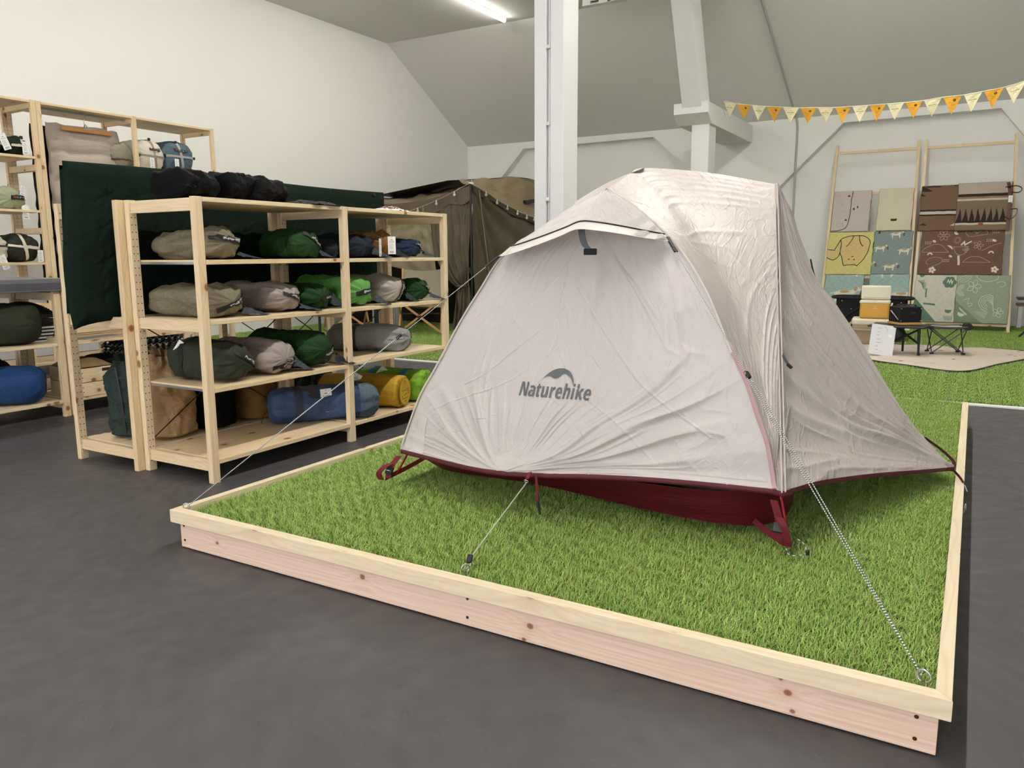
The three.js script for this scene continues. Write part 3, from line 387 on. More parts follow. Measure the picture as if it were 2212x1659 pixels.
  obj('stake_loop', band([[-1.197, 0.300, -2.155], [-1.195, 0.29, -2.14], [-1.194, 0.284, -2.128]], 0.014, [1, 0.3, 0], 0.002, 6), REDWEB, t);
  obj('stake_loop', (() => { const g = new THREE.TorusGeometry(0.007, 0.0018, 6, 16); g.rotateX(0.7); g.translate(-1.193, 0.278, -2.122); return g; })(), M.steel, t);
  // guy-out tabs on seam, ridge and vestibule
  obj('guy_tab', [band([R1.clone().lerp(SEAMFOOT, 0.615).add(V(0.012, 0, 0.006)), R1.clone().lerp(SEAMFOOT, 0.64).add(V(0.026, -0.004, -0.008))], 0.011, [0.2, 1, 0], 0.003, 6)], DARKWEB, t);
  obj('guy_tab_ring', bar(R1.clone().lerp(SEAMFOOT, 0.64).add(V(0.024, -0.004, -0.008)).toArray(), R1.clone().lerp(SEAMFOOT, 0.65).add(V(0.036, -0.006, -0.012)).toArray(), 0.012, 0.008), M.black, t);
  obj('guy_tab', band([[-0.535, 0.975, -3.13], [-0.525, 0.93, -3.14], [-0.508, 0.875, -3.15]], 0.012, [0.3, 0.2, 1], 0.004, 8), M.black, t);
  // stake strap of the vestibule
  obj('stake_strap', band([TIP.clone().add(V(0, -0.008, 0.002)), [0.016, 0.152, -3.33], [0.03, 0.138, -3.295]], 0.010, [0.2, 1, 0.2], 0.002, 8), REDSEAM, t);
  obj('stake_strap', rod([0.026, 0.144, -3.305], [0.040, 0.118, -3.28], 0.0022), M.steel, t);
}
// guy lines
function guyLine(from, to, k, label) {
  const o = thing('guy_line', label, 'guy line'), A = V(...from), B = V(...to), T = A.clone().lerp(B, k), side = B.clone().sub(A).cross(V(0, 1, 0)).normalize().multiplyScalar(0.006);
  const uvLen = (g, L) => { const u = g.attributes.uv; for (let i = 0; i < u.count; i++) u.setXY(i, u.getX(i) * L * 20, u.getY(i)); return g; };
  obj('cord', uvLen(tube([A, A.clone().lerp(T, 0.5), T], 0.0014, 40), A.distanceTo(T)), M.cordCheck, o);
  obj('cord', uvLen(tube([T.clone().add(side), T.clone().lerp(B, 0.5).add(side.clone().multiplyScalar(0.8)), B], 0.0014, 60), T.distanceTo(B)), M.cordCheck, o);
  obj('cord', uvLen(tube([T.clone().sub(side), T.clone().lerp(B, 0.5).sub(side.clone().multiplyScalar(0.8)), B], 0.0014, 60), T.distanceTo(B)), M.cordCheck, o);
  const d = B.clone().sub(A).normalize(); obj('line_tensioner', bar(T.clone().addScaledVector(d, -0.012).toArray(), T.clone().addScaledVector(d, 0.014).toArray(), 0.014, 0.010, [0, 1, 0], 0.004), M.black, o);
  obj('cord_end', tube([T.clone().add(side), T.clone().add(side.clone().multiplyScalar(2)).add(V(0.004, 0.006, 0)), T.clone().add(side.clone().multiplyScalar(3)).add(V(0.008, 0.002, 0))], 0.0022, 8), M.cordCheck, o);
  obj('guy_strap', bar(A.clone().addScaledVector(d, -0.025).toArray(), A.clone().addScaledVector(d, 0.03).toArray(), 0.012, 0.006), M.black, o);
  obj('guy_ring', bar(A.clone().addScaledVector(d, 0.03).toArray(), A.clone().addScaledVector(d, 0.05).toArray(), 0.014, 0.005), M.darkMetal, o);
  return o;
}
guyLine([-1.475, 0.985, -2.41], [-2.28, 0.148, -1.672], 0.3225, 'reflective guy line from the tent awning to the left front platform corner, crossing the shelf');
guyLine([-0.84, 1.035, -2.43], [-0.027, 0.152, -1.682], 0.4075, 'reflective guy line from the tent awning to the right front platform corner');
{
  const o = thing('guy_line', 'short white guy line from the tent door hem to the front grass edge', 'guy line'), A = V(-1.192, 0.272, -2.118), B = V(-1.158, 0.158, -1.735);
  obj('cord', tube([A, A.clone().lerp(B, 0.5), B], 0.0020, 20), M.cordGrey, o);
  obj('line_tensioner', bar(B.clone().add(V(-0.004, 0.008, -0.012)).toArray(), B.clone().add(V(0.004, -0.006, 0.012)).toArray(), 0.016, 0.010, [0, 1, 0], 0.004), M.black, o);
  obj('cord', tube([B, B.clone().add(V(0.012, -0.012, 0.015)), V(-1.151, 0.143, -1.706)], 0.0018, 12), M.cordGrey, o);
}
// ---------------------------------------------------------------- shelving builder
// side frames stand at the z positions given; each has a front and a back post; the front faces +x
const PT = 0.031, PD = 0.040;
function pegs(p0, face, y0, y1, z) { // two columns of peg holes on a post face whose normal is +x or -x
  const list = []; for (let y = y0; y < y1; y += 0.032) for (const dz of [-0.009, 0.009]) { const g = new THREE.CircleGeometry(0.0029, 6); g.rotateY(face > 0 ? Math.PI / 2 : -Math.PI / 2); g.translate(p0 + face * 0.0006, y, z + dz); list.push(g); } return list;
}
function shelving(name, label, group, { xf, xb, frames, height, rails, shelves, lastShelfTo, zshift = 0, pegTop = 0.03 }) {
  const t = thing(name, label, 'shelving unit', [0, 0, 0], 0, group);
  frames.forEach(([zc, yTop = height], fi) => {
    for (const [x, inward] of [[xf - PT / 2, -1], [xb + PT / 2, 1]]) {
      const p = obj('post', span(x - PT / 2, x + PT / 2, 0, yTop, zc - PD / 2, zc + PD / 2, 'y', 0.0025), pine(), t);
      obj('peg_holes', pegs(x + inward * PT / 2, inward, 0.05, yTop - 0.02, zc), M.peg, p).userData.kind = 'stuff';
    }
    for (const y of rails) obj('rail', span(xf - PT, xb + PT, y - 0.05, y, zc - 0.010, zc + 0.010, 'x', 0.002), pine(), t);
  });
  for (const [z0, z1, y, clip] of shelves) {
    const s = obj('shelf', span(xf - 0.001, xb + 0.004, y - 0.02, y, z0, z1, 'z', 0.002), pine(), t);
    if (clip) for (const z of [z0 - 0.001, z1 + 0.001]) obj('steel_edge', span(xf - 0.01, xb + 0.01, y - 0.02, y - 0.008, z - 0.002, z + 0.002, 'x', 0.001), M.steel, s);
  }
  return t;
}
function cross(t, x, z0, z1, y0, y1) { obj('cross_brace', rod([x, y0, z0], [x, y1, z1], 0.003), M.darkMetal, t); obj('cross_brace', rod([x, y0, z1], [x, y1, z0], 0.003), M.darkMetal, t); }
const FX = -2.836, FB = -3.313;
const frontUnit = shelving('shelving_unit', 'light pine shelving unit of two bays nearest the camera, full of tent sacks', undefined, {
  xf: FX, xb: FB, height: 1.247, frames: [[-2.24], [-3.138], [-4.035]], rails: [1.238, 0.722, 0.102],
  shelves: [[-2.262, -3.117, 1.246], [-3.16, -4.014, 1.246], [-2.262, -3.117, 0.982, 1], [-3.16, -4.014, 0.982, 1], [-2.262, -3.117, 0.722], [-3.16, -4.014, 0.722], [-2.262, -3.117, 0.424, 1], [-3.16, -4.014, 0.434, 1], [-2.262, -3.117, 0.104], [-3.16, -4.014, 0.104]] });
cross(frontUnit, FB + 0.006, -2.26, -3.11, 0.14, 0.68); cross(frontUnit, FB + 0.006, -3.17, -4.0, 0.14, 0.68);
const BX = -3.3165, BB = -3.803;
const backUnit = shelving('shelving_unit', 'pine shelving unit back to back with the nearest one, upright sacks on its lowest board', undefined, {
  xf: BX, xb: BB, height: 1.247, frames: [[-2.205], [-3.105], [-4.005]], rails: [0.722, 0.102],
  shelves: [[-2.228, -3.084, 0.104], [-3.126, -3.985, 0.104], [-2.228, -3.084, 0.722], [-3.126, -3.985, 0.722]] });
cross(backUnit, BB + 0.006, -3.13, -3.98, 0.14, 0.68);

// ---------------------------------------------------------------- sacks
// a sack lies along +x with its gathered end in front; returns geometry and a way to lay strips on its front end
function sackShape({ L, w, h, seed, fold = 0.006, rear = 0.14, frontS = 0.76, pe = 2.3, taper = 0, lump = 0.012, flatF = 0 }) {
  const prof = (s) => { if (s > frontS) { const q = (s - frontS) / (1 - frontS); return Math.pow(Math.max(0, 1 - Math.pow(q, pe)), 1 / pe); } if (s < rear) { const q = (rear - s) / rear; return Math.pow(Math.max(0, 1 - Math.pow(q, 3.2)), 1 / 3.2); } return 1; };
  const sp = (x, k) => Math.sign(x) * Math.pow(Math.abs(x), k);
  const at = (s, th, lift = 0) => {
    const r = prof(s), tp = 1 - taper * (1 - s), c = sp(Math.cos(th), 0.88), q = sp(Math.sin(th), 0.88), end = sstep(frontS - 0.12, 0.97, s), R = r * tp;
    const nx = n3(s * 2.2 + seed * 3.7, Math.cos(th) * 0.9, Math.sin(th) * 0.9 + seed), fd = Math.sin(th * 9 + 3.2 * n3(s * 2.5, th * 0.7, seed) + seed) * (0.25 + 1.25 * end) * 0.6 + Math.sin(th * 17 + seed * 2 + 4 * n3(s * 4, th, seed + 3)) * end * 0.35 + 0.9 * Math.pow(Math.max(0, 1 - Math.abs(n3(s * 5, Math.cos(th) * 1.6 + seed, Math.sin(th) * 1.6)) * 2.4), 2) * 0.8;
    const add = (nx * lump + fd * fold) * Math.min(1, r * 1.6) + lift;
    let y = h * 0.5 + (h * 0.5 * R + add) * q, z = (w * 0.5 * R + add) * c;
    const sag = 0.004; if (y < h * 0.12) { const f = h * 0.12; y = Math.max(0, f * Math.pow(Math.max(0, y + 0.01) / (f + 0.01), 1.6)); z *= 1 + sag; }
    return V((s - 1) * L + lift * (r < 0.98 ? 0.8 : 0), Math.max(0.0005, y - h * 0.5 * (1 - tp) * 0.9), z);
  };
  return { at, prof, frontS, pe };
}
function onDome(sh, a, b, lift) { const rho = Math.min(0.985, Math.hypot(a, b)), q = Math.pow(1 - Math.pow(rho, sh.pe), 1 / sh.pe), s = sh.frontS + (1 - sh.frontS) * q; return sh.at(s, Math.atan2(b, a), lift); }
function domeStrip(sh, A, B, hw, lift = 0.004, n = 30) {
  const dx = B[0] - A[0], dy = B[1] - A[1], L = Math.hypot(dx, dy), px = -dy / L, py = dx / L;
  return surf(n, 3, (u, v) => { const k = (v - 0.5) * 2 * hw; return onDome(sh, A[0] + dx * u + px * k, A[1] + dy * u + py * k, lift); });
}
const sackMats = new Map();
function sackMat(hex, rough = 0.55) { const k = hex + '|' + rough; if (!sackMats.has(k)) sackMats.set(k, cloth(hex, rough, 0.007, 1.6, { specularIntensity: S(hex).getHSL({}).l < 0.1 ? 0.2 : 0.5 })); return sackMats.get(k); }
function flapGeo(w, l, seed, hgt = 0.03) { return surf(14, 12, (u, v) => { const e = Math.sin(Math.PI * Math.min(1, u * 1.02)), q = 1 - v; return V(l * v + 0.012 * n2(u * 3, seed), Math.max(0.002, hgt * Math.pow(q, 1.3) * (0.35 + 0.65 * e) + 0.006 * n2(u * 5 + seed, v * 4) * q + 0.003), -w * (u - 0.5) * (1 - 0.45 * v) + 0.008 * n2(v * 3, seed + 4)); }); }
function sack(name, label, category, pos, turn, o) {
  const t = thing(name, label, category, pos, turn, o.group), sh = sackShape(o), m = sackMat(o.color, o.rough);
  obj('sack_body', surf(o.n || 64, o.m || 56, (u, v) => sh.at(u, v * 2 * Math.PI), o.L * 1.0, (o.w + o.h) * 1.6), m, t);
  if (o.band) obj('webbing_handle', domeStrip(sh, o.band[0], o.band[1], o.band[2] || 0.13), o.plainBand ? M.blackSoft : bandMat, t);
  if (o.flap) { const [x, y, z, w, l, r = 0, hh = 0.035] = o.flap; const g = flapGeo(w, l, o.seed, hh); g.rotateY(r); g.translate(x, y, z); obj('cloth_flap', g, sackMat(o.flapColor || 0x4c545a, 0.5), t); }
  if (o.patch) obj('label_patch', domeStrip(sh, o.patch[0], o.patch[1], o.patch[2] || 0.08, 0.006), patchMat, t);
  if (o.straps) for (const [A, B, hw] of o.straps) obj('strap', domeStrip(sh, A, B, hw || 0.07, 0.004), std(o.strapColor, 0.8), t);
  if (o.bodyStraps) for (const s of o.bodyStraps) obj('strap', surf(40, 2, (u, v) => sh.at(s + (v - 0.5) * 0.07, u * 2 * Math.PI, 0.003)), std(o.strapColor || 0x222222, 0.8), t);
  if (o.buckles) for (const [a, b] of o.buckles) { const p = onDome(sh, a, b, 0.008); obj('buckle', bx(0.014, 0.026, 0.024, p.x, p.y, p.z, 'y', 0.004), M.black, t); }
  if (o.tag) for (const g of [].concat(o.tag.length && o.tag[0].length ? o.tag : [o.tag])) { const [x, y, z, ry = Math.PI / 2, rz = 0, k = 1] = g; hangTag(t, x, y, z, ry, rz, k); }
  if (o.toggle) obj('drawstring', tube(o.toggle.map((p) => V(...p)), 0.002, 20), M.black, t);
  if (o.end) { const g = new THREE.CircleGeometry(o.end.r, 32); g.rotateY(Math.PI / 2); const p = sh.at(1, 0); g.translate(p.x + 0.004, o.h * 0.5, 0); obj('printed_end', g, o.end.mat, t); }
  t.userData.shape = undefined; return t;
}
function hangTag(t, x, y, z, ry, rz, k = 1) { // a white card whose printed face looks along the turned z axis
  const g = new THREE.BoxGeometry(0.046 * k, 0.098 * k, 0.0012); g.translate(0, -0.049 * k, 0); g.rotateZ(rz); g.rotateY(ry); g.translate(x, y, z); obj('hang_tag', g, tagMat, t);
}
const KH = 0x77705b, MAUVE = 0x998d88, OLIVE = 0x343a2e, DG = 0x20401f, LG = 0xaaa49d, GREY = 0x8b8e8f;
// second board from the top (0.982)
const HX = -2.885;
sack('tent_sack', 'long khaki tent sack with a black handle strap, second board from the top, nearest post', 'tent sack', [HX, 0.983, -2.43], 0.03, { L: 0.44, w: 0.2, h: 0.147, seed: 1, color: KH, taper: 0.22, band: [[0.78, 0.32], [-0.95, 0.02], 0.14], flap: [-0.05, 0, -0.09, 0.1, 0.11, 0.9, 0.03] });
sack('tent_sack', 'dark green tent sack with a slanted strap, right on the near bay second board', 'tent sack', [HX, 0.983, -2.945], 0.12, { L: 0.27, w: 0.22, h: 0.14, seed: 2, color: DG, band: [[0.35, 0.75], [-0.85, -0.2], 0.13], flap: [-0.04, 0, -0.09, 0.1, 0.09, 0.9, 0.045] });
sack('tent_sack', 'dark blue-grey tent sack with a hanging white tag seen edge-on, beside the middle post', 'tent sack', [HX, 0.983, -3.35], -0.05, { L: 0.36, w: 0.2, h: 0.128, seed: 3, color: 0x242b36, tag: [[0.035, 0.105, -0.075, 2.05, 0.0, 1]], flap: [-0.03, 0, -0.1, 0.12, 0.1, 0.5, 0.05], toggle: [[0.0, 0.12, 0], [0.03, 0.118, -0.05], [0.036, 0.1, -0.075]] });
sack('tent_sack', 'ochre brown tent sack with an upright white printed tag in front', 'tent sack', [HX - 0.02, 0.983, -3.545], -0.1, { L: 0.34, w: 0.19, h: 0.148, seed: 4, color: 0x7a5424, lump: 0.016, tag: [[0.055, 0.118, 0.01, Math.PI / 2 - 0.45, 0, 1.0]], flap: [-0.02, 0, -0.1, 0.1, 0.08, 0.4, 0.05], flapColor: 0x3a3a3a });
sack('tent_sack', 'navy blue tent sack at the far end of the second board from the top', 'tent sack', [HX, 0.983, -3.805], 0.1, { L: 0.36, w: 0.23, h: 0.112, seed: 5, color: 0x22304a, band: [[0.2, 0.6], [-0.8, -0.25], 0.12], flap: [-0.02, 0, -0.11, 0.12, 0.09, 0.7, 0.04] });
sack('tent_sack', 'dark grey sack lying half hidden behind the middle post of the near shelving', 'tent sack', [HX - 0.06, 0.983, -3.18], 0.1, { L: 0.3, w: 0.13, h: 0.1, seed: 6, color: 0x2b2f35, n: 40, m: 36 });
// middle board (0.722)
sack('tent_sack', 'long khaki tent sack on the middle board, strap slanting up, nearest post', 'tent sack', [HX + 0.01, 0.723, -2.42], 0.04, { L: 0.46, w: 0.235, h: 0.15, seed: 7, color: KH, taper: 0.04, band: [[0.55, -0.42], [-0.93, 0.22], 0.13], flap: [-0.06, 0, -0.12, 0.11, 0.11, 0.8, 0.04] });
sack('tent_sack', 'mauve grey tent sack on the middle board between a khaki and a green one', 'tent sack', [HX + 0.005, 0.723, -2.785], 0.05, { L: 0.46, w: 0.22, h: 0.142, seed: 8, color: MAUVE, band: [[0.4, 0.3], [-0.9, -0.22], 0.13], flap: [-0.05, 0, -0.11, 0.12, 0.11, 0.7, 0.035] });
sack('tent_sack', 'dark green tent sack on the middle board just left of the bright green one', 'tent sack', [HX, 0.723, -3.005], 0.02, { L: 0.42, w: 0.235, h: 0.124, seed: 9, color: DG, band: [[0.15, -0.1], [-0.98, 0.05], 0.15], flap: [-0.05, 0, -0.12, 0.08, 0.07, 0.6, 0.075] });
sack('tent_sack', 'bright green tent sack with a black strap, beside the middle post', 'tent sack', [HX + 0.02, 0.723, -3.3], 0.0, { L: 0.46, w: 0.25, h: 0.155, seed: 10, color: 0x5f9c4c, lump: 0.016, band: [[0.45, -0.05], [-0.97, 0.12], 0.13], flap: [-0.02, 0, -0.12, 0.13, 0.08, 0.7, 0.06] });
sack('tent_sack', 'light grey tent sack with a steep curved black strap in the far bay', 'tent sack', [HX, 0.723, -3.625], 0.06, { L: 0.46, w: 0.255, h: 0.16, seed: 11, color: LG, band: [[-0.5, 0.72], [-0.02, -0.93], 0.12], flap: [-0.02, 0, -0.11, 0.09, 0.07, 0.5, 0.05], flapColor: 0x3e4246 });
sack('tent_sack', 'dark green tent sack at the far end of the middle board', 'tent sack', [HX, 0.723, -3.875], 0.1, { L: 0.38, w: 0.21, h: 0.125, seed: 12, color: DG, band: [[0.1, 0.6], [-0.85, -0.3], 0.12], flap: [-0.02, 0, -0.09, 0.1, 0.1, 0.4, 0.045] });
// fourth board (0.424 near, 0.434 far)
sack('tent_sack', 'dark olive tent sack with a slanted white tag lying on it, nearest post', 'tent sack', [HX + 0.02, 0.425, -2.45], 0.05, { L: 0.40, w: 0.215, h: 0.178, seed: 13, color: OLIVE, taper: -0.06, band: [[0.25, 0.5], [-0.88, -0.25], 0.12], bodyStraps: [0.28], strapColor: 0x15170f, tag: [[-0.285, 0.178, 0.085, 0.35, -0.62, 1.05]] });
sack('tent_sack', 'mauve grey tent sack on the fourth board, beside the dark olive one', 'tent sack', [HX + 0.02, 0.425, -2.715], 0.05, { L: 0.45, w: 0.225, h: 0.162, seed: 14, color: MAUVE, band: [[0.55, -0.45], [-0.9, -0.2], 0.14], flap: [-0.06, 0, -0.1, 0.1, 0.1, 0.9, 0.085] });
sack('tent_sack', 'dark green tent sack on the fourth board, next to the middle post', 'tent sack', [HX + 0.02, 0.425, -2.98], 0.06, { L: 0.47, w: 0.25, h: 0.182, seed: 15, color: DG, band: [[0.35, -0.4], [-0.94, 0.05], 0.15], flap: [-0.03, 0, -0.12, 0.11, 0.1, 0.7, 0.06], flapColor: 0x33343c });
sack('tent_sack', 'grey tent sack with a black strap, alone on the fourth board of the far bay', 'tent sack', [HX + 0.01, 0.435, -3.71], 0.42, { L: 0.50, w: 0.215, h: 0.152, seed: 16, color: GREY, band: [[-0.4, 0.72], [0.05, -0.9], 0.11], bodyStraps: [0.35], strapColor: 0x3c3c3e });
// lowest board, far half
const yellowEnd = new THREE.MeshStandardMaterial({ map: paint(256, 256, (c, w, h) => { c.fillStyle = '#c9a227'; c.fillRect(0, 0, w, h); c.strokeStyle = '#2e2a18'; c.fillStyle = '#2e2a18'; c.lineWidth = 4; c.beginPath(); c.arc(128, 128, 122, 0, 7); c.stroke(); c.beginPath(); c.moveTo(62, 118); c.quadraticCurveTo(80, 40, 128, 30); c.quadraticCurveTo(170, 36, 186, 96); c.lineTo(150, 120); c.closePath(); c.moveTo(128, 30); c.lineTo(108, 122); c.moveTo(128, 30); c.lineTo(150, 120); c.stroke(); c.strokeRect(182, 108, 32, 44); c.beginPath(); c.moveTo(184, 122); c.lineTo(212, 122); c.moveTo(184, 136); c.lineTo(212, 136); c.moveTo(52, 190); c.lineTo(206, 190); c.stroke(); c.fillRect(60, 158, 8, 22); c.beginPath(); c.arc(112, 168, 13, 3.14, 6.28); c.stroke(); c.fillRect(140, 150, 18, 10); c.beginPath(); c.moveTo(112, 226); c.quadraticCurveTo(132, 196, 152, 226); c.quadraticCurveTo(132, 212, 112, 226); c.fill(); }), roughness: 0.6 });
const blueSack = sack('mat_roll', 'blue fabric roll with a grey-blue end and hanging tags on the lowest board', 'rolled mat', [HX + 0.03, 0.105, -3.365], 0.95, { L: 0.60, w: 0.185, h: 0.19, seed: 17, color: 0x3c4f74, pe: 3.2, bodyStraps: [0.26], strapColor: 0x30394c, tag: [[-0.30, 0.185, 0.075, 0.0, 0.05, 1.3]], toggle: [[-0.6, 0.09, 0.05], [-0.63, 0.06, 0.07], [-0.64, 0.02, 0.06]] });
obj('roll_end', surf(30, 40, (u, v) => { const sh = sackShape({ L: 0.60, w: 0.189, h: 0.192, seed: 17, pe: 3.2 }); return sh.at(lerp(0.8, 1, u), v * 6.2832, 0.003); }), sackMat(0x5b6b7a, 0.6), blueSack);
{ const g = new THREE.BoxGeometry(0.09, 0.11, 0.003); g.rotateX(-0.35); g.rotateZ(0.3); g.translate(-0.39, 0.15, 0.072); obj('printed_card', g, std(0x17191d, 0.5), blueSack); }
sack('mat_roll', 'yellow tent roll with drawn tent symbols on its round end, lowest board', 'tent roll', [HX + 0.02, 0.105, -3.625], 0.25, { L: 0.55, w: 0.2, h: 0.19, seed: 18, color: 0xb8922a, frontS: 0.9, pe: 4.5, lump: 0.006, fold: 0.004, end: { r: 0.083, mat: yellowEnd }, tag: [[-0.26, 0.2, 0.07, 0.3, -0.5, 1.1]] });
const lime = sack('mat_roll', 'lime green tent roll with a sky blue band, far end of the lowest board', 'tent roll', [HX + 0.02, 0.105, -3.865], 0.2, { L: 0.56, w: 0.21, h: 0.19, seed: 19, color: 0x79a82c, frontS: 0.88, pe: 3.8, lump: 0.007, fold: 0.005, bodyStraps: [0.74, 0.36], strapColor: 0x2f86ad, tag: [[-0.27, 0.2, 0.05, 0.5, -0.7, 1.1]] });
for (const [a, b] of [[[0.1, 0.8], [0.3, -0.7]], [[-0.3, 0.75], [0.1, -0.75]], [[0.55, 0.5], [-0.2, 0.75]]]) obj('printed_line', domeStrip(sackShape({ L: 0.56, w: 0.21, h: 0.19, seed: 19, frontS: 0.88, pe: 3.8, lump: 0.007, fold: 0.005 }), a, b, 0.012, 0.0025), M.black, lime);
// top board
const BL = 0x08080a;
sack('black_sack', 'black nylon sack on top of the near shelving, closest of the three black ones', 'sack', [-3.06, 1.247, -2.25], -Math.PI / 2, { L: 0.2, w: 0.26, h: 0.125, seed: 20, color: BL, frontS: 0.84, pe: 3.6, lump: 0.012, fold: 0.004, rough: 0.6 });
sack('black_sack', 'black nylon sack on top of the near shelving, middle of the three black ones', 'sack', [-3.04, 1.247, -2.49], -1.35, { L: 0.22, w: 0.21, h: 0.13, seed: 21, color: BL, frontS: 0.8, pe: 3, lump: 0.016, rough: 0.6 });
sack('black_sack', 'black nylon sack on top of the near shelving, farthest of the three black ones', 'sack', [-3.0, 1.247, -2.65], -1.15, { L: 0.24, w: 0.22, h: 0.12, seed: 22, color: 0x0a0a0c, frontS: 0.8, pe: 3.2, lump: 0.013, rough: 0.55 });
for (const [x, z, r, l] of [[-2.93, -2.93, 0.5, 'flat black folded pouch lying behind the black sacks on the top board'], [-2.93, -3.06, -0.2, 'second flat black pouch on the top board, beside the middle post']]) { const t = thing('flat_pouch', l, 'pouch', [x, 1.247, z], r); obj('pouch_body', bumpy(20, 14, (u, v) => V((u - 0.5) * 0.22, 0.002 + 0.022 * Math.sin(Math.PI * u) * Math.sin(Math.PI * v), (v - 0.5) * 0.13), (u, v) => 0.004 * n2(u * 5, v * 5)), sackMat(BL, 0.4), t); }
{ const t = thing('plastic_packet', 'flat clear plastic packet with pink print on the far end of the top board', 'packet', [-2.97, 1.247, -3.66], 0.3); obj('packet_film', bumpy(24, 16, (u, v) => V((u - 0.5) * 0.2, 0.002 + 0.022 * Math.sin(Math.PI * u) * Math.sin(Math.PI * v), (v - 0.5) * 0.26), (u, v) => 0.006 * n2(u * 4, v * 6)), std(0xe8dcd8, 0.2), t); obj('printed_label', bumpy(12, 8, (u, v) => V((u - 0.5) * 0.1, 0.009 + 0.018 * Math.sin(Math.PI * (0.25 + u / 2)) * Math.sin(Math.PI * (0.3 + v * 0.4)), (v - 0.5) * 0.12), (u, v) => 0.006 * n2(u * 4, v * 6)), std(0xc98a90, 0.4), t); }
// upright sacks on the lowest board of the back-to-back unit
function upright(label, pos, turn, { r, h, seed, color, top = 'gather', rough = 0.7, sq = 0.8, lumps = 0.012 }) {
  const t = thing('upright_sack', label, 'sack', pos, turn);
  const prof = (s) => s < 0.05 ? Math.pow(s / 0.05, 0.4) : top === 'gather' && s > 0.82 ? lerp(1, 0.42, Math.pow((s - 0.82) / 0.18, 0.7)) : 1;
  const f = (u, v) => { const th = u * 2 * Math.PI, sp = (x) => Math.sign(x) * Math.pow(Math.abs(x), sq), R = r * prof(v) * (1 + 0.03 * Math.sin(v * 5 + seed)), g = top === 'gather' ? sstep(0.6, 0.95, v) : 0, d = lumps * n3(Math.cos(th) * 1.3 + seed, v * 3.5, Math.sin(th) * 1.3) + 0.007 * Math.pow(Math.max(0, 1 - Math.abs(n3(Math.cos(th) * 2.5, v * 3, Math.sin(th) * 2.5 + seed)) * 2.5), 2) + g * 0.012 * Math.sin(th * 11 + 3 * n2(v * 4, seed)); return V((R + d) * sp(Math.cos(th)), h * v, (R + d) * sp(Math.sin(th))); };
  obj('sack_body', surf(72, 60, f, 1, 1), sackMat(color, rough), t);
  if (top === 'gather') { obj('gathered_mouth', surf(60, 10, (u, v) => { const th = u * 6.2832, R = r * lerp(0.44, 0.62, v) + 0.014 * Math.sin(th * 13 + seed); return V(R * Math.cos(th), h * 0.985 + v * 0.035 + 0.01 * n2(Math.cos(th) * 2, Math.sin(th) * 2), R * Math.sin(th)); }), sackMat(color, rough), t); obj('mouth_lining', (() => { const g = new THREE.CircleGeometry(r * 0.46, 20); g.rotateX(-Math.PI / 2); g.translate(0, h * 0.985, 0); return g; })(), sackMat(color, rough), t); obj('drawcord', (() => { const g = new THREE.TorusGeometry(r * 0.47, 0.004, 6, 40); g.rotateX(Math.PI / 2); g.translate(0, h * 0.985, 0); return g; })(), M.black, t); }
  else { obj('lid', surf(40, 8, (u, v) => { const th = u * 6.2832, sp = (x) => Math.sign(x) * Math.pow(Math.abs(x), sq), R = r * (1 - v); return V(R * sp(Math.cos(th)), h + 0.006 * Math.sin(v * 1.5), R * sp(Math.sin(th))); }), sackMat(color, rough), t); }
  return t;
}
const s1 = upright('dark green upright canvas sack with a black side zip at the shelf end', [-3.612, 0.105, -2.375], 0.5, { r: 0.092, h: 0.385, seed: 3, color: 0x323d38, sq: 0.62 });
obj('side_zip', band([[-0.02, 0.36, 0.094], [0.0, 0.2, 0.1], [0.006, 0.02, 0.094]], 0.012, [1, 0, 0], 0.003, 12), M.black, s1);
upright('dark green upright canvas sack standing behind the zipped one', [-3.71, 0.105, -2.6], 0.2, { r: 0.085, h: 0.39, seed: 14, color: 0x2b352f, sq: 0.7 });
upright('tall tan canvas drawstring sack standing between the two shelving units', [-3.43, 0.105, -2.45], 0.3, { r: 0.112, h: 0.42, seed: 5, color: 0xa68b63, sq: 0.8, lumps: 0.016 });
upright('black square container standing behind the tan sack on the lowest board', [-3.42, 0.105, -2.69], 0.1, { r: 0.10, h: 0.33, seed: 6, color: 0x141716, top: 'lid', sq: 0.5, lumps: 0.003 });
upright('brown round fabric bucket on the lowest board under the mauve sack', [-3.43, 0.105, -3.0], 0.0, { r: 0.116, h: 0.27, seed: 7, color: 0x7c5a2e, top: 'lid', sq: 1, lumps: 0.004 });
{ const t = thing('dark_tarp', 'dark green crumpled tarp heaped behind the blue roll on the lowest board', 'tarp', [-3.5, 0.105, -3.45], 0.2); obj('tarp_heap', bumpy(40, 30, (u, v) => V((u - 0.5) * 0.36, 0.004 + 0.2 * Math.pow(Math.sin(Math.PI * u) * Math.sin(Math.PI * v), 0.55), (v - 0.5) * 0.62), (u, v) => 0.03 * n2(u * 3, v * 4) + 0.012 * n2(u * 9, v * 9)), sackMat(0x27332b, 0.5), t); }
{ const t = thing('navy_sack', 'narrow navy sack standing on end between the black container and brown bucket', 'sack', [-3.56, 0.105, -2.85], 0); obj('sack_body', surf(30, 30, (u, v) => { const th = u * 6.2832; return V(0.06 * Math.cos(th) * (v < 0.95 ? 1 : 0.5), 0.34 * v, 0.06 * Math.sin(th) + 0.006 * n2(v * 4, th)); }), sackMat(0x1c2740, 0.6), t); }

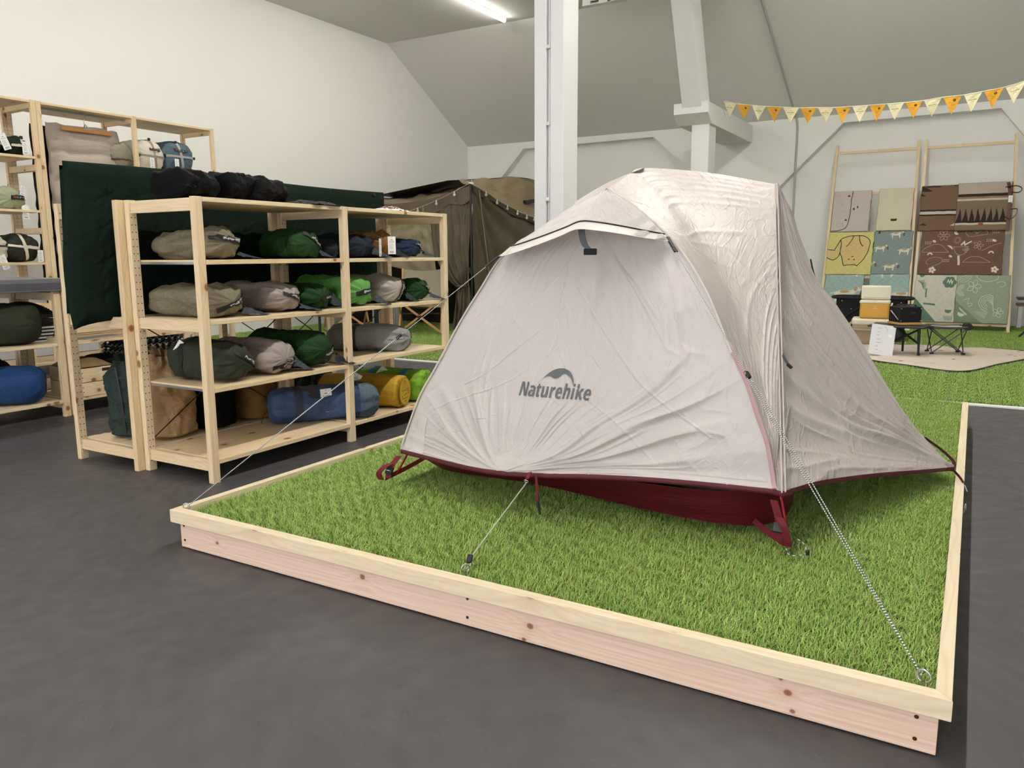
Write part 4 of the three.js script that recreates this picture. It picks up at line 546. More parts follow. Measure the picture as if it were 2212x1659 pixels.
// the dark green sleeping mat hung on edge between the units
{
  const t = thing('sleeping_mat', 'large dark green self-inflating mat standing on edge behind the near shelving', 'sleeping mat', [0, 0, 0]);
  const M1 = cloth(0x16231b, 0.8, 0.004, 3, { specularIntensity: 0.15 }); const z0 = -2.02, z1 = -4.19, yT = 1.41, yB = 0.705;
  const dots = []; for (let i = 0; i < 16; i++) for (let j = 0; j < 4; j++) dots.push([0.16 + i * 0.135 + (j % 2) * 0.02, 0.12 + j * 0.145]);
  const face = (s) => (u, v) => { const L = z0 - z1, a = u * L, b = v * (yT - yB); const e = Math.min(a, L - a, b, yT - yB - b), th = 0.034 * Math.pow(clamp(e / 0.055, 0, 1), 0.5); let d = th; for (const [x, y] of dots) { const q = Math.hypot(a - x, b - y); if (q < 0.09) d -= 0.010 * Math.exp(-(q * q) / 0.0004) + 0.0025 * Math.cos(Math.atan2(b - y, a - x) * 7 + x * 9) * Math.exp(-Math.pow((q - 0.035) / 0.025, 2)); } d += 0.005 * n3(a * 2, b * 2, s) * (th / 0.034) + 0.0022 * Math.pow(Math.max(0, 1 - Math.abs(n3(a * 7, b * 11, 5)) * 2.2), 2) * (th / 0.034); return V(-3.45 + s * d + 0.012 * Math.sin(a * 2.4), yB + b - 0.03 * Math.exp(-a * 14) * (1 - v) + 0.006 * Math.sin(a * 3), z0 - a + 0.02 * Math.sin(b * 7)); };
  obj('mat_face', surf(230, 76, face(1), 2.2, 0.75), M1, t); obj('mat_face', surf(60, 24, face(-1), 2.2, 0.75), M1, t);
  obj('corner_valve', (() => { const g = new THREE.CylinderGeometry(0.008, 0.01, 0.02, 12); g.rotateZ(Math.PI / 2); g.translate(-3.44, 1.375, z0 - 0.12); return g; })(), M.black, t); obj('corner_valve', (() => { const g = new THREE.CylinderGeometry(0.008, 0.01, 0.02, 12); g.rotateZ(Math.PI / 2); g.translate(-3.44, 1.385, z1 + 0.1); return g; })(), M.black, t);
  for (let i = 0; i < 3; i++) obj('snap_button', (() => { const g = new THREE.CylinderGeometry(0.006, 0.006, 0.006, 10); g.rotateZ(Math.PI / 2); g.translate(-3.445, 1.392, lerp(z0 - 0.5, z1 + 0.5, i / 2)); return g; })(), M.black, t);
  const t2 = thing('sleeping_mat', 'second dark green mat hung behind the large one, only its low corner showing', 'sleeping mat', [0, 0, 0]);
  obj('mat_face', surf(60, 30, (u, v) => { const b = v * 0.66, e = Math.min(u * 2.1, (1 - u) * 2.1, b, 0.66 - b); return V(-3.56 - 0.02 * Math.pow(clamp(e / 0.05, 0, 1), 0.5), 0.742 + b, -2.06 - u * 2.05 - 0.03 * v); }, 2, 0.7), M1, t2);
  obj('mat_face', surf(60, 30, (u, v) => { const b = v * 0.66, e = Math.min(u * 2.1, (1 - u) * 2.1, b, 0.66 - b); return V(-3.56 + 0.02 * Math.pow(clamp(e / 0.05, 0, 1), 0.5), 0.742 + b, -2.06 - u * 2.05 - 0.03 * v); }, 2, 0.7), M1, t2);
}
// ---------------------------------------------------------------- tall shelving by the left wall
const TX = -6.8, TB = -7.28;
shelving('shelving_unit', 'tall pine shelving of two bays by the wall, hanging quilt left, sleeping bags right', undefined, {
  xf: TX, xb: TB, height: 2.272, frames: [[-3.866], [-4.735], [-5.6]], rails: [2.26, 1.76, 1.24, 0.6, 0.1],
  shelves: [[-3.888, -4.714, 2.268], [-4.757, -5.578, 2.268], [-4.757, -5.578, 1.80], [-3.888, -4.714, 0.5], [-4.757, -5.578, 0.5], [-3.888, -4.714, 0.1], [-4.757, -5.578, 0.1], [-4.757, -5.578, 1.0]] });
shelving('shelving_unit', 'tall pine shelving bay cut by the left edge, small sleeping bags on its boards', undefined, {
  xf: TX, xb: TB, height: 2.272, frames: [[-3.824], [-2.95]], rails: [2.26, 1.76, 1.24, 0.6, 0.1],
  shelves: [2.268, 1.82, 1.383, 0.952, 0.5, 0.1].map((y) => [-2.972, -3.802, y]) });
const SX = -6.835, CREAM = 0xd8d0bb, full = (k) => [[[-0.96, k], [0.96, k], 0.07], [[0.1, 0.95], [0.1, -0.95], 0.07]];
sack('sleeping_bag', 'dark green packed sleeping bag with cream straps, highest board at the left edge', 'sleeping bag', [SX, 1.822, -3.70], 0, { L: 0.34, w: 0.2, h: 0.155, seed: 31, color: 0x222a22, straps: [[[-0.96, 0], [0.96, 0], 0.09], [[-0.2, 0.95], [-0.2, 0.2], 0.1]], strapColor: CREAM, tag: [[0.02, 0.11, -0.035, Math.PI / 2, 0, 1.05]], buckles: [[0.65, 0], [-0.2, 0.7]] });
sack('sleeping_bag', 'dark packed sleeping bag at the very left edge, a slanted white tag hanging on it', 'sleeping bag', [SX, 1.822, -3.49], 0, { L: 0.34, w: 0.2, h: 0.16, seed: 32, color: 0x1d241e, strapColor: CREAM, straps: [[[-0.96, 0], [0.96, 0], 0.09]], tag: [[0.03, 0.15, -0.06, Math.PI / 2, 0.35, 1.3]] });
sack('sleeping_bag', 'pale sage green packed sleeping bag with a black label, second board at the left edge', 'sleeping bag', [SX, 1.385, -3.60], 0, { L: 0.34, w: 0.25, h: 0.178, seed: 33, color: 0x9aa285, patch: [[0.05, 0.05], [-0.72, 0.05], 0.14], tag: [[0.02, 0.03, -0.085, Math.PI / 2, 0, 1.1], [0.015, 0.19, -0.09, Math.PI / 2, -0.25, 0.8]] });
sack('sleeping_bag', 'white packed sleeping bag with a black band, third board, cut by the left edge', 'sleeping bag', [SX, 0.954, -3.42], 0, { L: 0.34, w: 0.27, h: 0.235, seed: 34, color: 0xc9c4b4, straps: [[[-0.96, 0.1], [0.96, 0.1], 0.05]], strapColor: 0x2a2a28, tag: [[0.03, 0.06, -0.03, Math.PI / 2, 0.3, 1.2]] });
sack('sleeping_bag', 'dark olive packed sleeping bag with crossed cream straps, third board near left edge', 'sleeping bag', [SX, 0.954, -3.665], 0, { L: 0.34, w: 0.28, h: 0.232, seed: 35, color: 0x31342b, straps: [[[0.96, 0.18], [-0.96, -0.02], 0.08], [[0.12, 0.95], [-0.12, -0.95], 0.08]], strapColor: CREAM, tag: [[0.02, 0.10, -0.105, Math.PI / 2, 0, 1.0]], buckles: [[0.9, 0.15]] });
sack('sleeping_bag', 'cream white packed sleeping bag with taupe cross straps on the raised board', 'sleeping bag', [SX + 0.01, 1.802, -4.915], 0, { L: 0.38, w: 0.32, h: 0.29, seed: 36, color: 0xd8d3c4, lump: 0.008, straps: [[[0.96, -0.06], [-0.96, -0.06], 0.05], [[0.0, 0.95], [-0.3, -0.95], 0.05]], strapColor: 0x9a8878, patch: [[0.15, 0.32], [-0.62, 0.32], 0.07], tag: [[0.03, 0.115, 0.03, Math.PI / 2, 0, 1.0]], buckles: [[0.8, -0.06], [0, 0.9]] });
sack('sleeping_bag', 'steel blue packed sleeping bag with grey cross straps on the raised board', 'sleeping bag', [SX + 0.01, 1.802, -5.24], 0, { L: 0.38, w: 0.345, h: 0.31, seed: 37, color: 0x4d6471, lump: 0.008, straps: [[[0.96, 0.02], [-0.96, 0.02], 0.05], [[0.15, 0.95], [-0.1, -0.95], 0.06]], strapColor: 0xa9a4a0, patch: [[0.4, 0.34], [-0.35, 0.34], 0.07], tag: [[0.03, 0.13, 0.085, Math.PI / 2, 0, 1.0]], buckles: [[0.88, 0.02], [-0.9, 0.02], [0.15, 0.9]] });
sack('sleeping_bag', 'khaki packed sleeping bag half hidden behind the middle post, left of the cream one', 'sleeping bag', [SX - 0.03, 1.802, -4.66], 0, { L: 0.34, w: 0.22, h: 0.24, seed: 38, color: 0x8f8a76, straps: [[[0.96, -0.3], [-0.96, -0.3], 0.05]], strapColor: 0x4a4238 });
// hanging quilts, rod, hanger
{
  obj('hanging_rod', rod([-6.93, 2.245, -3.88], [-6.93, 2.245, -4.72], 0.012), M.steel); tag(scene.getObjectByName('hanging_rod'), 'thin steel hanging rod under the top board above the beige quilt', 'rod');
  const quilt = (t, x, z0, z1, top, bot, th, m, slant) => obj('quilt_body', surf(44, 90, (u, v) => { // closed tube section: front then back
    const a = u * 2 * Math.PI, b = lerp(top, bot, v), ch = Math.abs(Math.sin((b - top) / 0.24 * Math.PI)), T = th * (0.35 + 0.65 * Math.pow(ch, 0.45)) * Math.min(1, 8 * v + 0.5) * Math.min(1, 10 * (1 - v) + 0.2), c = Math.cos(a), s = Math.sin(a), zr = z1 - slant * sstep(0, 0.3, v) * 0.06; return V(x + T * Math.sign(s) * Math.pow(Math.abs(s), 0.6) + 0.012 * n2(c * 3, b * 4), b + 0.012 * n2(c * 2 + 4, 1), lerp((z0 + zr) / 2, c > 0 ? zr : z0, Math.pow(Math.abs(c), 0.55)) + 0.006 * n2(b * 6, s)); }, 1.2, 1.4), m, t);
  const t = thing('hanging_quilt', 'beige taupe quilted sleeping bag hanging from a wooden hanger inside the tall shelving', 'quilt', [0, 0, 0]);
  quilt(t, -6.96, -4.0, -4.66, 2.14, 0.75, 0.05, cloth(0xb5a99d, 0.7, 0.006, 2.5), 1);
  const k = thing('hanging_quilt', 'black quilt hanging behind the beige one, its edge showing beside the double post', 'quilt', [0, 0, 0]);
  quilt(k, -7.08, -3.93, -4.45, 2.13, 0.6, 0.05, cloth(0x14140f, 0.8, 0.006, 2.5), 0);
  const h = thing('clamp_hanger', 'wooden clamp hanger with a steel hook holding the beige quilt', 'hanger', [-6.893, 2.1, -4.33]);
  obj('wooden_bar', bx(0.014, 0.034, 0.46, 0, -0.005, 0, 'z', 0.004), new THREE.MeshStandardMaterial({ color: S(0xc98f4e), roughness: 0.5 }), h); obj('wooden_bar', bx(0.014, 0.034, 0.46, -0.11, -0.005, 0, 'z', 0.004), new THREE.MeshStandardMaterial({ color: S(0xc98f4e), roughness: 0.5 }), h);
  obj('hook', tube([[-0.03, 0.03, 0], [-0.035, 0.1, 0], [-0.035, 0.135, -0.02], [-0.035, 0.168, 0.01], [-0.035, 0.15, 0.035]], 0.0035, 30), M.steel, h);
  obj('clamp_bracket', [rod([0.0, 0.01, -0.03], [-0.03, 0.055, 0], 0.004), rod([0.0, 0.01, 0.03], [-0.03, 0.055, 0], 0.004), bx(0.06, 0.008, 0.07, -0.02, 0.012, 0, 'z')], M.steel, h);
}
// ---------------------------------------------------------------- low counter with shelves under it
const CX = -4.885, CB = -5.365;
const cA = shelving('shelving_unit', 'low pine shelving under the grey counter, cut by the left edge of the photo', undefined, { xf: CX, xb: CB, height: 0.79, frames: [[-2.775], [-1.9]], rails: [0.78, 0.5, 0.1], shelves: [[-1.92, -2.752, 0.468], [-1.92, -2.752, 0.106]] });
shelving('shelving_unit', 'low pine shelving beyond the counter end with wooden crates on its lowest board', undefined, { xf: CX, xb: CB, height: 0.79, frames: [[-2.825], [-3.69]], rails: [0.78, 0.5, 0.1], shelves: [[-2.848, -3.668, 0.468], [-2.848, -3.668, 0.106], [-2.848, -3.668, 0.788]] });
shelving('shelving_unit', 'low pine shelving seen through the nearest unit, farthest of the low row', undefined, { xf: -5.42, xb: -5.9, height: 0.79, frames: [[-2.80], [-3.66], [-4.55]], rails: [0.78, 0.5, 0.1], shelves: [[-2.82, -3.64, 0.106], [-2.82, -3.64, 0.468], [-3.68, -4.53, 0.106], [-3.68, -4.53, 0.788]] });
{ const t = thing('counter_top', 'thick grey counter top on low pine shelving at the left edge', 'counter', [0, 0, 0]); obj('top_slab', span(-4.862, -5.94, 0.79, 0.868, -1.7, -2.84, 'z', 0.004), std(0x77767a, 0.35), t); obj('front_edge', span(-4.86, -4.866, 0.80, 0.842, -1.7, -2.838, 'z', 0.001), std(0x56565b, 0.5), t); }
sack('duffel_bag', 'large dark olive sack on the upper board under the grey counter', 'sack', [-4.95, 0.469, -2.70], 0.95, { L: 0.62, w: 0.3, h: 0.25, seed: 41, color: 0x33372a, pe: 3, rough: 0.75, lump: 0.01, toggle: [[0, 0.1, -0.02], [0.04, 0.14, -0.03], [0.07, 0.12, -0.04], [0.05, 0.03, -0.05]] });
sack('duffel_bag', 'royal blue sack on the lowest board under the grey counter', 'sack', [-4.93, 0.107, -2.68], 0.9, { L: 0.66, w: 0.27, h: 0.23, seed: 42, color: 0x24416e, pe: 3.4, rough: 0.5 });
sack('duffel_bag', 'dark brown sack lying behind the royal blue one under the counter', 'sack', [-5.24, 0.107, -2.62], 0.6, { L: 0.5, w: 0.22, h: 0.26, seed: 43, color: 0x3b271d, pe: 3 });
for (let i = 0; i < 7; i++) { const t = thing('folded_table', ['bottom', 'second', 'third', 'fourth', 'fifth', 'sixth', 'top'][i] + ' flat aluminium folded table of the stack under the grey counter', 'folded table', [-5.2, 0.469 + i * 0.021, -2.78], 0, 'stacked folded tables'); obj('table_panel', bx(0.34, 0.012, 0.2, 0, 0.0065, 0.05, 'x', 0.002), i > 4 ? M.darkMetal : M.white, t); obj('table_edge', bx(0.345, 0.006, 0.205, 0, 0.0155, 0.05, 'x', 0.002), M.darkMetal, t); }
{ const t = thing('mesh_bundle', 'dark folded mesh bundle on top of the folded tables under the counter', 'mesh', [-5.2, 0.617, -2.76], 0); obj('mesh_layer', bumpy(40, 30, (u, v) => V((u - 0.5) * 0.34, 0.002 + 0.1 * Math.pow(Math.sin(Math.PI * u) * Math.sin(Math.PI * v), 0.4), (v - 0.5) * 0.28 + 0.04), (u, v) => 0.004 * Math.sin(u * 90) * Math.sin(v * 80)), std(0x22211d, 0.9), t); }
for (let i = 0; i < 2; i++) { const t = thing('wooden_crate', i ? 'upper pine crate with a cut-out grip, of the two stacked behind the leftmost post' : 'lower pine crate of the two stacked on the lowest board behind the leftmost post', 'crate', [-5.05, 0.107 + i * 0.092, -2.985], 0); for (const [x, z, w, d] of [[0.16, 0, 0.016, 0.24], [-0.16, 0, 0.016, 0.24], [0, 0.112, 0.304, 0.016], [0, -0.112, 0.304, 0.016]]) obj('side_board', bx(w, 0.088, d, x, 0.044, z, w < 0.1 ? 'z' : 'x'), pine(), t); obj('base_board', bx(0.3, 0.008, 0.21, 0, 0.005, 0, 'x'), pine(), t); obj('grip_hole', bx(0.002, 0.02, 0.07, 0.1685, 0.07, -0.07, 'z', 0.0009), M.peg, t); for (const y of [0.03, 0.06]) obj('screw', (() => { const g = new THREE.CylinderGeometry(0.003, 0.003, 0.002, 8); g.rotateZ(Math.PI / 2); g.translate(0.169, y, 0.1); return g; })(), M.darkMetal, t); }
{ const t = thing('folded_cushion', 'tan folded cushion on the two pine crates', 'cushion', [-5.05, 0.292, -2.985]); obj('cushion_body', bumpy(30, 24, (u, v) => V((u - 0.5) * 0.3, 0.002 + 0.05 * Math.pow(Math.sin(Math.PI * u) * Math.sin(Math.PI * v), 0.4), (v - 0.5) * 0.24), (u, v) => 0.006 * n2(u * 4, v * 4)), sackMat(0x8b7350, 0.8), t); }
{ const t = thing('printed_sheet', 'grey printed sheet lying on the board above the pine crates', 'sheet', [-5.0, 0.469, -3.1], 0.2); obj('sheet_paper', surf(10, 4, (u, v) => V((u - 0.5) * 0.2, 0.001 + 0.004 * Math.sin(u * 6), (v - 0.5) * 0.3)), std(0x8d8b96, 0.6), t); }
for (let i = 0; i < 3; i++) { // egg-crate foam pads folded in a pile
  const t = thing('foam_pad', ['lowest', 'middle', 'topmost'][i] + ' grey waffled foam pad of the pile seen under the near shelving', 'foam pad', [-5.08, 0.325 + i * 0.042, -3.5], 0, 'waffled foam pads'); obj('waffle_top', surf(44, 60, (u, v) => V((u - 0.5) * 0.36, 0.022 + 0.015 * Math.cos(u * 44) * Math.cos(v * 62), (v - 0.5) * 0.5)), std(0x8a8983, 0.8), t); obj('waffle_base', surf(44, 60, (u, v) => V((u - 0.5) * 0.36, 0.006 + 0.013 * Math.cos(u * 44) * Math.cos(v * 62), (v - 0.5) * 0.5)), std(0x3a3935, 0.9), t);
}
{ const t = thing('folded_blanket', 'pile of dark brown and blue folded blankets under the waffled foam pads', 'blanket', [-5.1, 0.107, -3.42]); [[0x2d2018, 0], [0x1b2740, 0.055], [0x261c15, 0.11], [0x1d1813, 0.165]].forEach(([c, y]) => obj('blanket_layer', bumpy(30, 30, (u, v) => { const a = u * 6.2832, sp = (x, k) => Math.sign(x) * Math.pow(Math.abs(x), k); return V((v - 0.5) * 0.4, y + 0.027 + 0.027 * sp(Math.sin(a), 0.8), 0.28 * sp(Math.cos(a), 0.4)); }, (u, v) => 0.004 * n2(u * 9, v * 7 + y * 50)), cloth(c, 0.9, 0.005, 3), t)); }
// ---------------------------------------------------------------- khaki cabin tent in the back left corner
{
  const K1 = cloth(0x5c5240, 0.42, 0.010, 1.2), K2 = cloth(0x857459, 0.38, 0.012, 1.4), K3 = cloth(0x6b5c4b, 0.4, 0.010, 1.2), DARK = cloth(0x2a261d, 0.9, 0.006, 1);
  const t = thing('cabin_tent', 'dark khaki cabin tent with tied-back flaps and a string of bulbs in the back corner', 'tent', [0, 0, 0]);
  const P1 = V(-5.5, 1.845, -8.42), P2 = V(-7.72, 1.78, -8.42), P3 = V(-5.5, 1.72, -11.7), P4 = V(-7.72, 1.8, -11.7);
  const eaveF = curve([P1, [-5.9, 1.745, -8.40], [-6.3, 1.685, -8.40], [-6.9, 1.665, -8.40], P2]), eaveR = curve([P1, [-5.49, 1.76, -8.75], [-5.47, 1.63, -9.22], [-5.47, 1.53, -9.7], [-5.48, 1.49, -10.2], [-5.5, 1.52, -10.9], P3]);
  const ridge = curve([[-6.2, 1.98, -8.9], [-6.1, 2.05, -9.6], [-5.9, 2.12, -10.4], [-6.0, 2.05, -11.7]]);
  obj('roof_panel', bumpy(70, 40, (u, v) => { const a = eaveF.getPoint(u), b = P1.clone().lerp(V(-7.72, 1.86, -9.2), u).add(V(-0.55 * Math.sin(Math.PI * u * 0.5) * (1 - u), 0.09 * Math.sin(Math.PI * u), -0.9 * Math.sin(Math.PI * Math.min(1, u * 2.2) * 0.5))); return a.lerp(b, v); }, (u, v) => 0.028 * n2(u * 3, v * 3) + 0.010 * Math.sin(u * 30 + n2(u * 4, v) * 3) * Math.sin(Math.PI * v)), K3, t);
  obj('roof_panel', bumpy(60, 40, (u, v) => { const a = eaveR.getPoint(u), b = ridge.getPoint(u * 0.9); if (u < 0.12) b.lerp(P1, 1 - u / 0.12); const p = a.lerp(b, v); p.y += 0.03 * Math.sin(Math.PI * v); return p; }, (u, v) => 0.022 * n2(u * 5, v * 3) + 0.008 * Math.abs(n2(u * 12, v * 8))), K2, t);
  obj('roof_panel', surf(20, 20, (u, v) => ridge.getPoint(u).lerp(V(-7.72, 1.86, lerp(-9.2, -11.7, u)), v)), K3, t);
  // valances
  const val = (c, h, out, m) => obj('valance', bumpy(80, 8, (u, v) => { const p = c.getPoint(u); p.y -= h * v * (0.85 + 0.15 * Math.sin(u * 22)); return p.add(V(...out)); }, (u, v) => 0.012 * v * Math.sin(u * 40 + 3 * n2(u * 5, 1))), m, t);
  val(eaveF, 0.20, [0, 0.005, 0.02], K3); val(eaveR, 0.09, [0.02, 0.005, 0], K1);
  // right side wall and the front cloth with tied flap
  obj('side_wall', bumpy(90, 50, (u, v) => { const p = eaveR.getPoint(u); p.y = lerp(p.y - 0.02, 0.03, v); p.x += 0.02 * v; return p; }, (u, v) => { const q = Math.exp(-u * 3), r = Math.atan2(v + 0.06, u * 1.9 + 0.02); return 0.032 * Math.sin(r * 19 + n2(u * 2, v * 2)) * (0.35 + 0.65 * q) * sstep(0, 0.1, u) + 0.02 * n2(u * 4, v * 4); }), K1, t);
  const flapR = (u, v) => { // hangs from the front eave beside the corner pole, gathered low at the tie
    const top = eaveF.getPoint(u * 0.42), tie = V(-5.53 - u * 0.2, 0.60 + 0.0 * u, -8.40), low = V(-5.52 - u * 0.26, 0.04, -8.38 + 0.04 * Math.sin(u * 20));
    return v < 0.72 ? top.lerp(tie.clone().add(V(-u * 0.34 * (1 - sstep(0.2, 0.72, v)), -0.18 * Math.sin(Math.PI * v / 0.72) * u, 0.05 * Math.sin(v * 4.2))), sstep(0, 0.72, v) * 0.5 + 0.5 * v / 0.72) : tie.lerp(low, (v - 0.72) / 0.28);
  };
  obj('door_flap', bumpy(90, 80, flapR, (u, v) => 0.022 * Math.sin(u * 34 + 2.5 * n2(u * 3, v * 3)) * (0.25 + Math.exp(-Math.pow((v - 0.66) / 0.2, 2))) + 0.014 * n2(u * 4, v * 5)), K1, t);
  obj('door_flap', bumpy(60, 60, (u, v) => { const top = eaveF.getPoint(0.42 + u * 0.2), low = V(-6.42 - u * 0.75, 0.9, -8.42), b = V(-6.05 - u * 0.1, 0.65, -8.4); return top.lerp(b.clone().lerp(low, u), v); }, (u, v) => 0.02 * n2(u * 3, v * 4)), cloth(0x8b8066, 0.5, 0.008, 1.2), t);
  obj('flap_tie', (() => { const g = new THREE.TorusGeometry(0.055, 0.012, 8, 20); g.rotateX(Math.PI / 2); g.translate(-5.66, 0.6, -8.40); return g; })(), K3, t);
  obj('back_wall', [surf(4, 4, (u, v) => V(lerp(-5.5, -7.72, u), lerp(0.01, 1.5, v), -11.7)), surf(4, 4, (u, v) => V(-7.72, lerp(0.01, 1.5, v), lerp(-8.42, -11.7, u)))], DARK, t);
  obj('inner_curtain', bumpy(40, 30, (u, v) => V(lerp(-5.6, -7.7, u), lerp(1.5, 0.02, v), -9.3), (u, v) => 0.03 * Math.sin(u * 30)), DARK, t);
  obj('corner_pole', rod([-5.49, 0.0, -8.37], [-5.49, 1.86, -8.37], 0.013), M.black, t); obj('corner_pole', rod([-7.72, 0, -8.42], [-7.72, 1.8, -8.42], 0.013), M.black, t);
  obj('pole_clamp', bx(0.035, 0.07, 0.035, -5.497, 0.80, -8.365, 'y', 0.004), M.black, t);
  obj('pole_cap', [bx(0.05, 0.022, 0.05, -5.5, 1.872, -8.40, 'x', 0.004), rod([-5.49, 1.87, -8.4], [-5.49, 1.93, -8.4], 0.0025)], M.white, t);
  obj('zip_line', rod([-5.46, 1.80, -8.52], [-5.44, 0.7, -8.72], 0.006), std(0x8d8473, 0.6), t);
  obj('black_vent', bar([-5.60, 1.725, -9.93], [-5.60, 1.765, -10.25], 0.05, 0.05), M.black, t);
  // string of unlit bulbs over both eaves
  const s = thing('bulb_string', 'string of small unlit clear bulbs along both eaves of the khaki tent', 'string light', [0, 0, 0]);
  const ropeL = [[-5.5, 1.868, -8.36], [-5.7, 1.785, -8.345], [-6.0, 1.675, -8.335], [-6.3, 1.59, -8.33], [-6.6, 1.52, -8.33], [-6.9, 1.47, -8.33]], ropeR = [[-5.5, 1.868, -8.36], [-5.44, 1.80, -8.6], [-5.44, 1.69, -8.95], [-5.43, 1.60, -9.35], [-5.43, 1.53, -9.75], [-5.43, 1.51, -10.1], [-5.44, 1.50, -10.5]];
  obj('string_cord', [tube(ropeL, 0.004, 40), tube(ropeR, 0.004, 60)], std(0xa59c8c, 0.6), s);
  const BULB = new THREE.MeshPhysicalMaterial({ color: 0xf4f2ea, roughness: 0.12, transmission: 0.55, thickness: 0.01, ior: 1.45 });
  const cl = curve(ropeL), cr = curve(ropeR);
  for (const p of [...[0.16, 0.36, 0.57, 0.78].map((k) => cl.getPointAt(k)), ...[0.14, 0.27, 0.39, 0.51, 0.63, 0.73, 0.85, 0.97].map((k) => cr.getPointAt(k))]) {
    const b = lathe([[0.0001, -0.062], [0.012, -0.058], [0.019, -0.044], [0.017, -0.032], [0.009, -0.02], [0.007, -0.012]], 14); b.translate(p.x, p.y, p.z); const o = obj('bulb', b, BULB, s);
    const k = new THREE.CylinderGeometry(0.008, 0.008, 0.022, 10); k.translate(p.x, p.y - 0.006, p.z); obj('bulb_socket', k, std(0xd8d4c8, 0.5), o);
  }
  // folding chairs with wooden legs, box, lamp base
  function campChair(label, pos, turn, canvas) {
    const c = thing('folding_chair', label, 'chair', pos, turn), W = new THREE.MeshStandardMaterial({ map: M.pine[0].map, color: S(0xd9b48a), roughness: 0.6 });
    obj('canvas_seat', bumpy(20, 30, (u, v) => { const c2 = curve([[0, 0.42, 0.25], [0, 0.34, 0.08], [0, 0.33, -0.12], [0, 0.42, -0.25], [0, 0.72, -0.33], [0, 0.79, -0.35]]); const p = c2.getPoint(v); p.x = (u - 0.5) * 0.5; p.y -= 0.02 * Math.sin(Math.PI * u); return p; }, (u, v) => 0.004 * n2(u * 3, v * 4)), cloth(canvas, 0.8, 0.004, 3), c);
    for (const x of [-0.26, 0.26]) { obj('leg', bar([x, 0, 0.24], [x, 0.5, -0.22], 0.022, 0.03), W, c); obj('leg', bar([x, 0, -0.24], [x, 0.44, 0.24], 0.022, 0.03), W, c); obj('back_post', bar([x, 0.36, -0.2], [x, 0.8, -0.36], 0.022, 0.03), W, c); obj('side_stretcher', bar([x, 0.02, 0.24], [x, 0.02, -0.24], 0.018, 0.02), W, c); }
    obj('cross_bar', bar([-0.27, 0.24, 0.0], [0.27, 0.24, 0.0], 0.02, 0.02), M.black, c); obj('leg', bar([-0.26, 0.02, 0.24], [0.26, 0.42, 0.24], 0.02, 0.026), W, c); obj('leg', bar([0.26, 0.02, 0.24], [-0.26, 0.42, 0.24], 0.02, 0.026), W, c); obj('hinge', bx(0.05, 0.03, 0.03, 0, 0.22, 0.25, 'x', 0.005), M.black, c);
    return c;
  }
  campChair('beige canvas folding chair with crossed wooden legs inside the khaki tent doorway', [-6.02, 0.022, -8.0], 0.55, 0x9c937d);
  campChair('folding chair with crossed wooden legs left of the grey box, mostly behind the sacks', [-7.05, 0.022, -7.75], 0.9, 0x2a2722);
  const b = thing('appliance_box', 'grey plastic box with a dark front window between the folding chairs', 'box', [-6.58, 0.022, -8.02], 0.55);
  obj('box_shell', bx(0.36, 0.36, 0.3, 0, 0.18, 0, 'x', 0.02), std(0x7c7f7b, 0.5), b); obj('window_panel', bx(0.25, 0.2, 0.006, -0.03, 0.19, 0.151, 'x', 0.002), std(0x0f1010, 0.15), b); obj('window_frame', [bx(0.29, 0.02, 0.012, -0.03, 0.3, 0.151), bx(0.29, 0.02, 0.012, -0.03, 0.08, 0.151), bx(0.02, 0.24, 0.012, -0.165, 0.19, 0.151), bx(0.02, 0.24, 0.012, 0.105, 0.19, 0.151)], std(0x8a8d89, 0.5), b); obj('latch', bx(0.05, 0.02, 0.012, 0, 0.335, 0.151, 'x', 0.003), std(0x6a6d69, 0.5), b);
  const l = thing('pole_stand', 'thin black pole on a flat black base standing on the back grass', 'stand', [-6.75, 0.022, -6.95]);
  obj('base_plate', bx(0.26, 0.012, 0.3, -0.12, 0.006, 0, 'x', 0.003), M.black, l); obj('pole', rod([0, 0.01, 0], [0, 1.1, 0], 0.016), M.black, l);
}
// ---------------------------------------------------------------- display at the right: ladders with mats
const RZ = (y) => -11.4 - 0.36 * y, lean = V(0, 1, -0.36).normalize();
function rack(label, x0, x1) {
  const t = thing('leaning_rack', label, 'rack', [0, 0, 0]);
  for (const [a, b] of [[x0, x0 - 0.03], [x1 + 0.035, x1 - 0.045]]) obj('upright', bar([a, 0.0, RZ(0)], [b, 2.49, RZ(2.49)], 0.034, 0.05), pine(), t);
  for (const y of [2.385, 1.80, 1.235, 0.668, 0.095]) { const k = y / 2.49; obj('crossbar', bar([lerp(x0, x0 - 0.03, k), y, RZ(y)], [lerp(x1 + 0.035, x1 - 0.045, k), y, RZ(y)], 0.03, 0.036), pine(), t); }
  return t;
}
rack('leaning pine ladder rack with dog mats, left of the pair', -1.79, -0.745);
rack('leaning pine ladder rack with brown and sage green mats, right of the pair', -0.665, 0.375);
const quiltBump = tex(512, 512, (u, v) => { const a = Math.abs((((u + v) * 6) % 1) - 0.5) * 2, b = Math.abs((((u - v + 4) * 6) % 1) - 0.5) * 2; return 0.5 + 0.42 * Math.min(Math.pow(1 - a, 0.45), Math.pow(1 - b, 0.45)) + 0.05 * pn(u, v, 8, 8, 3); }, false);
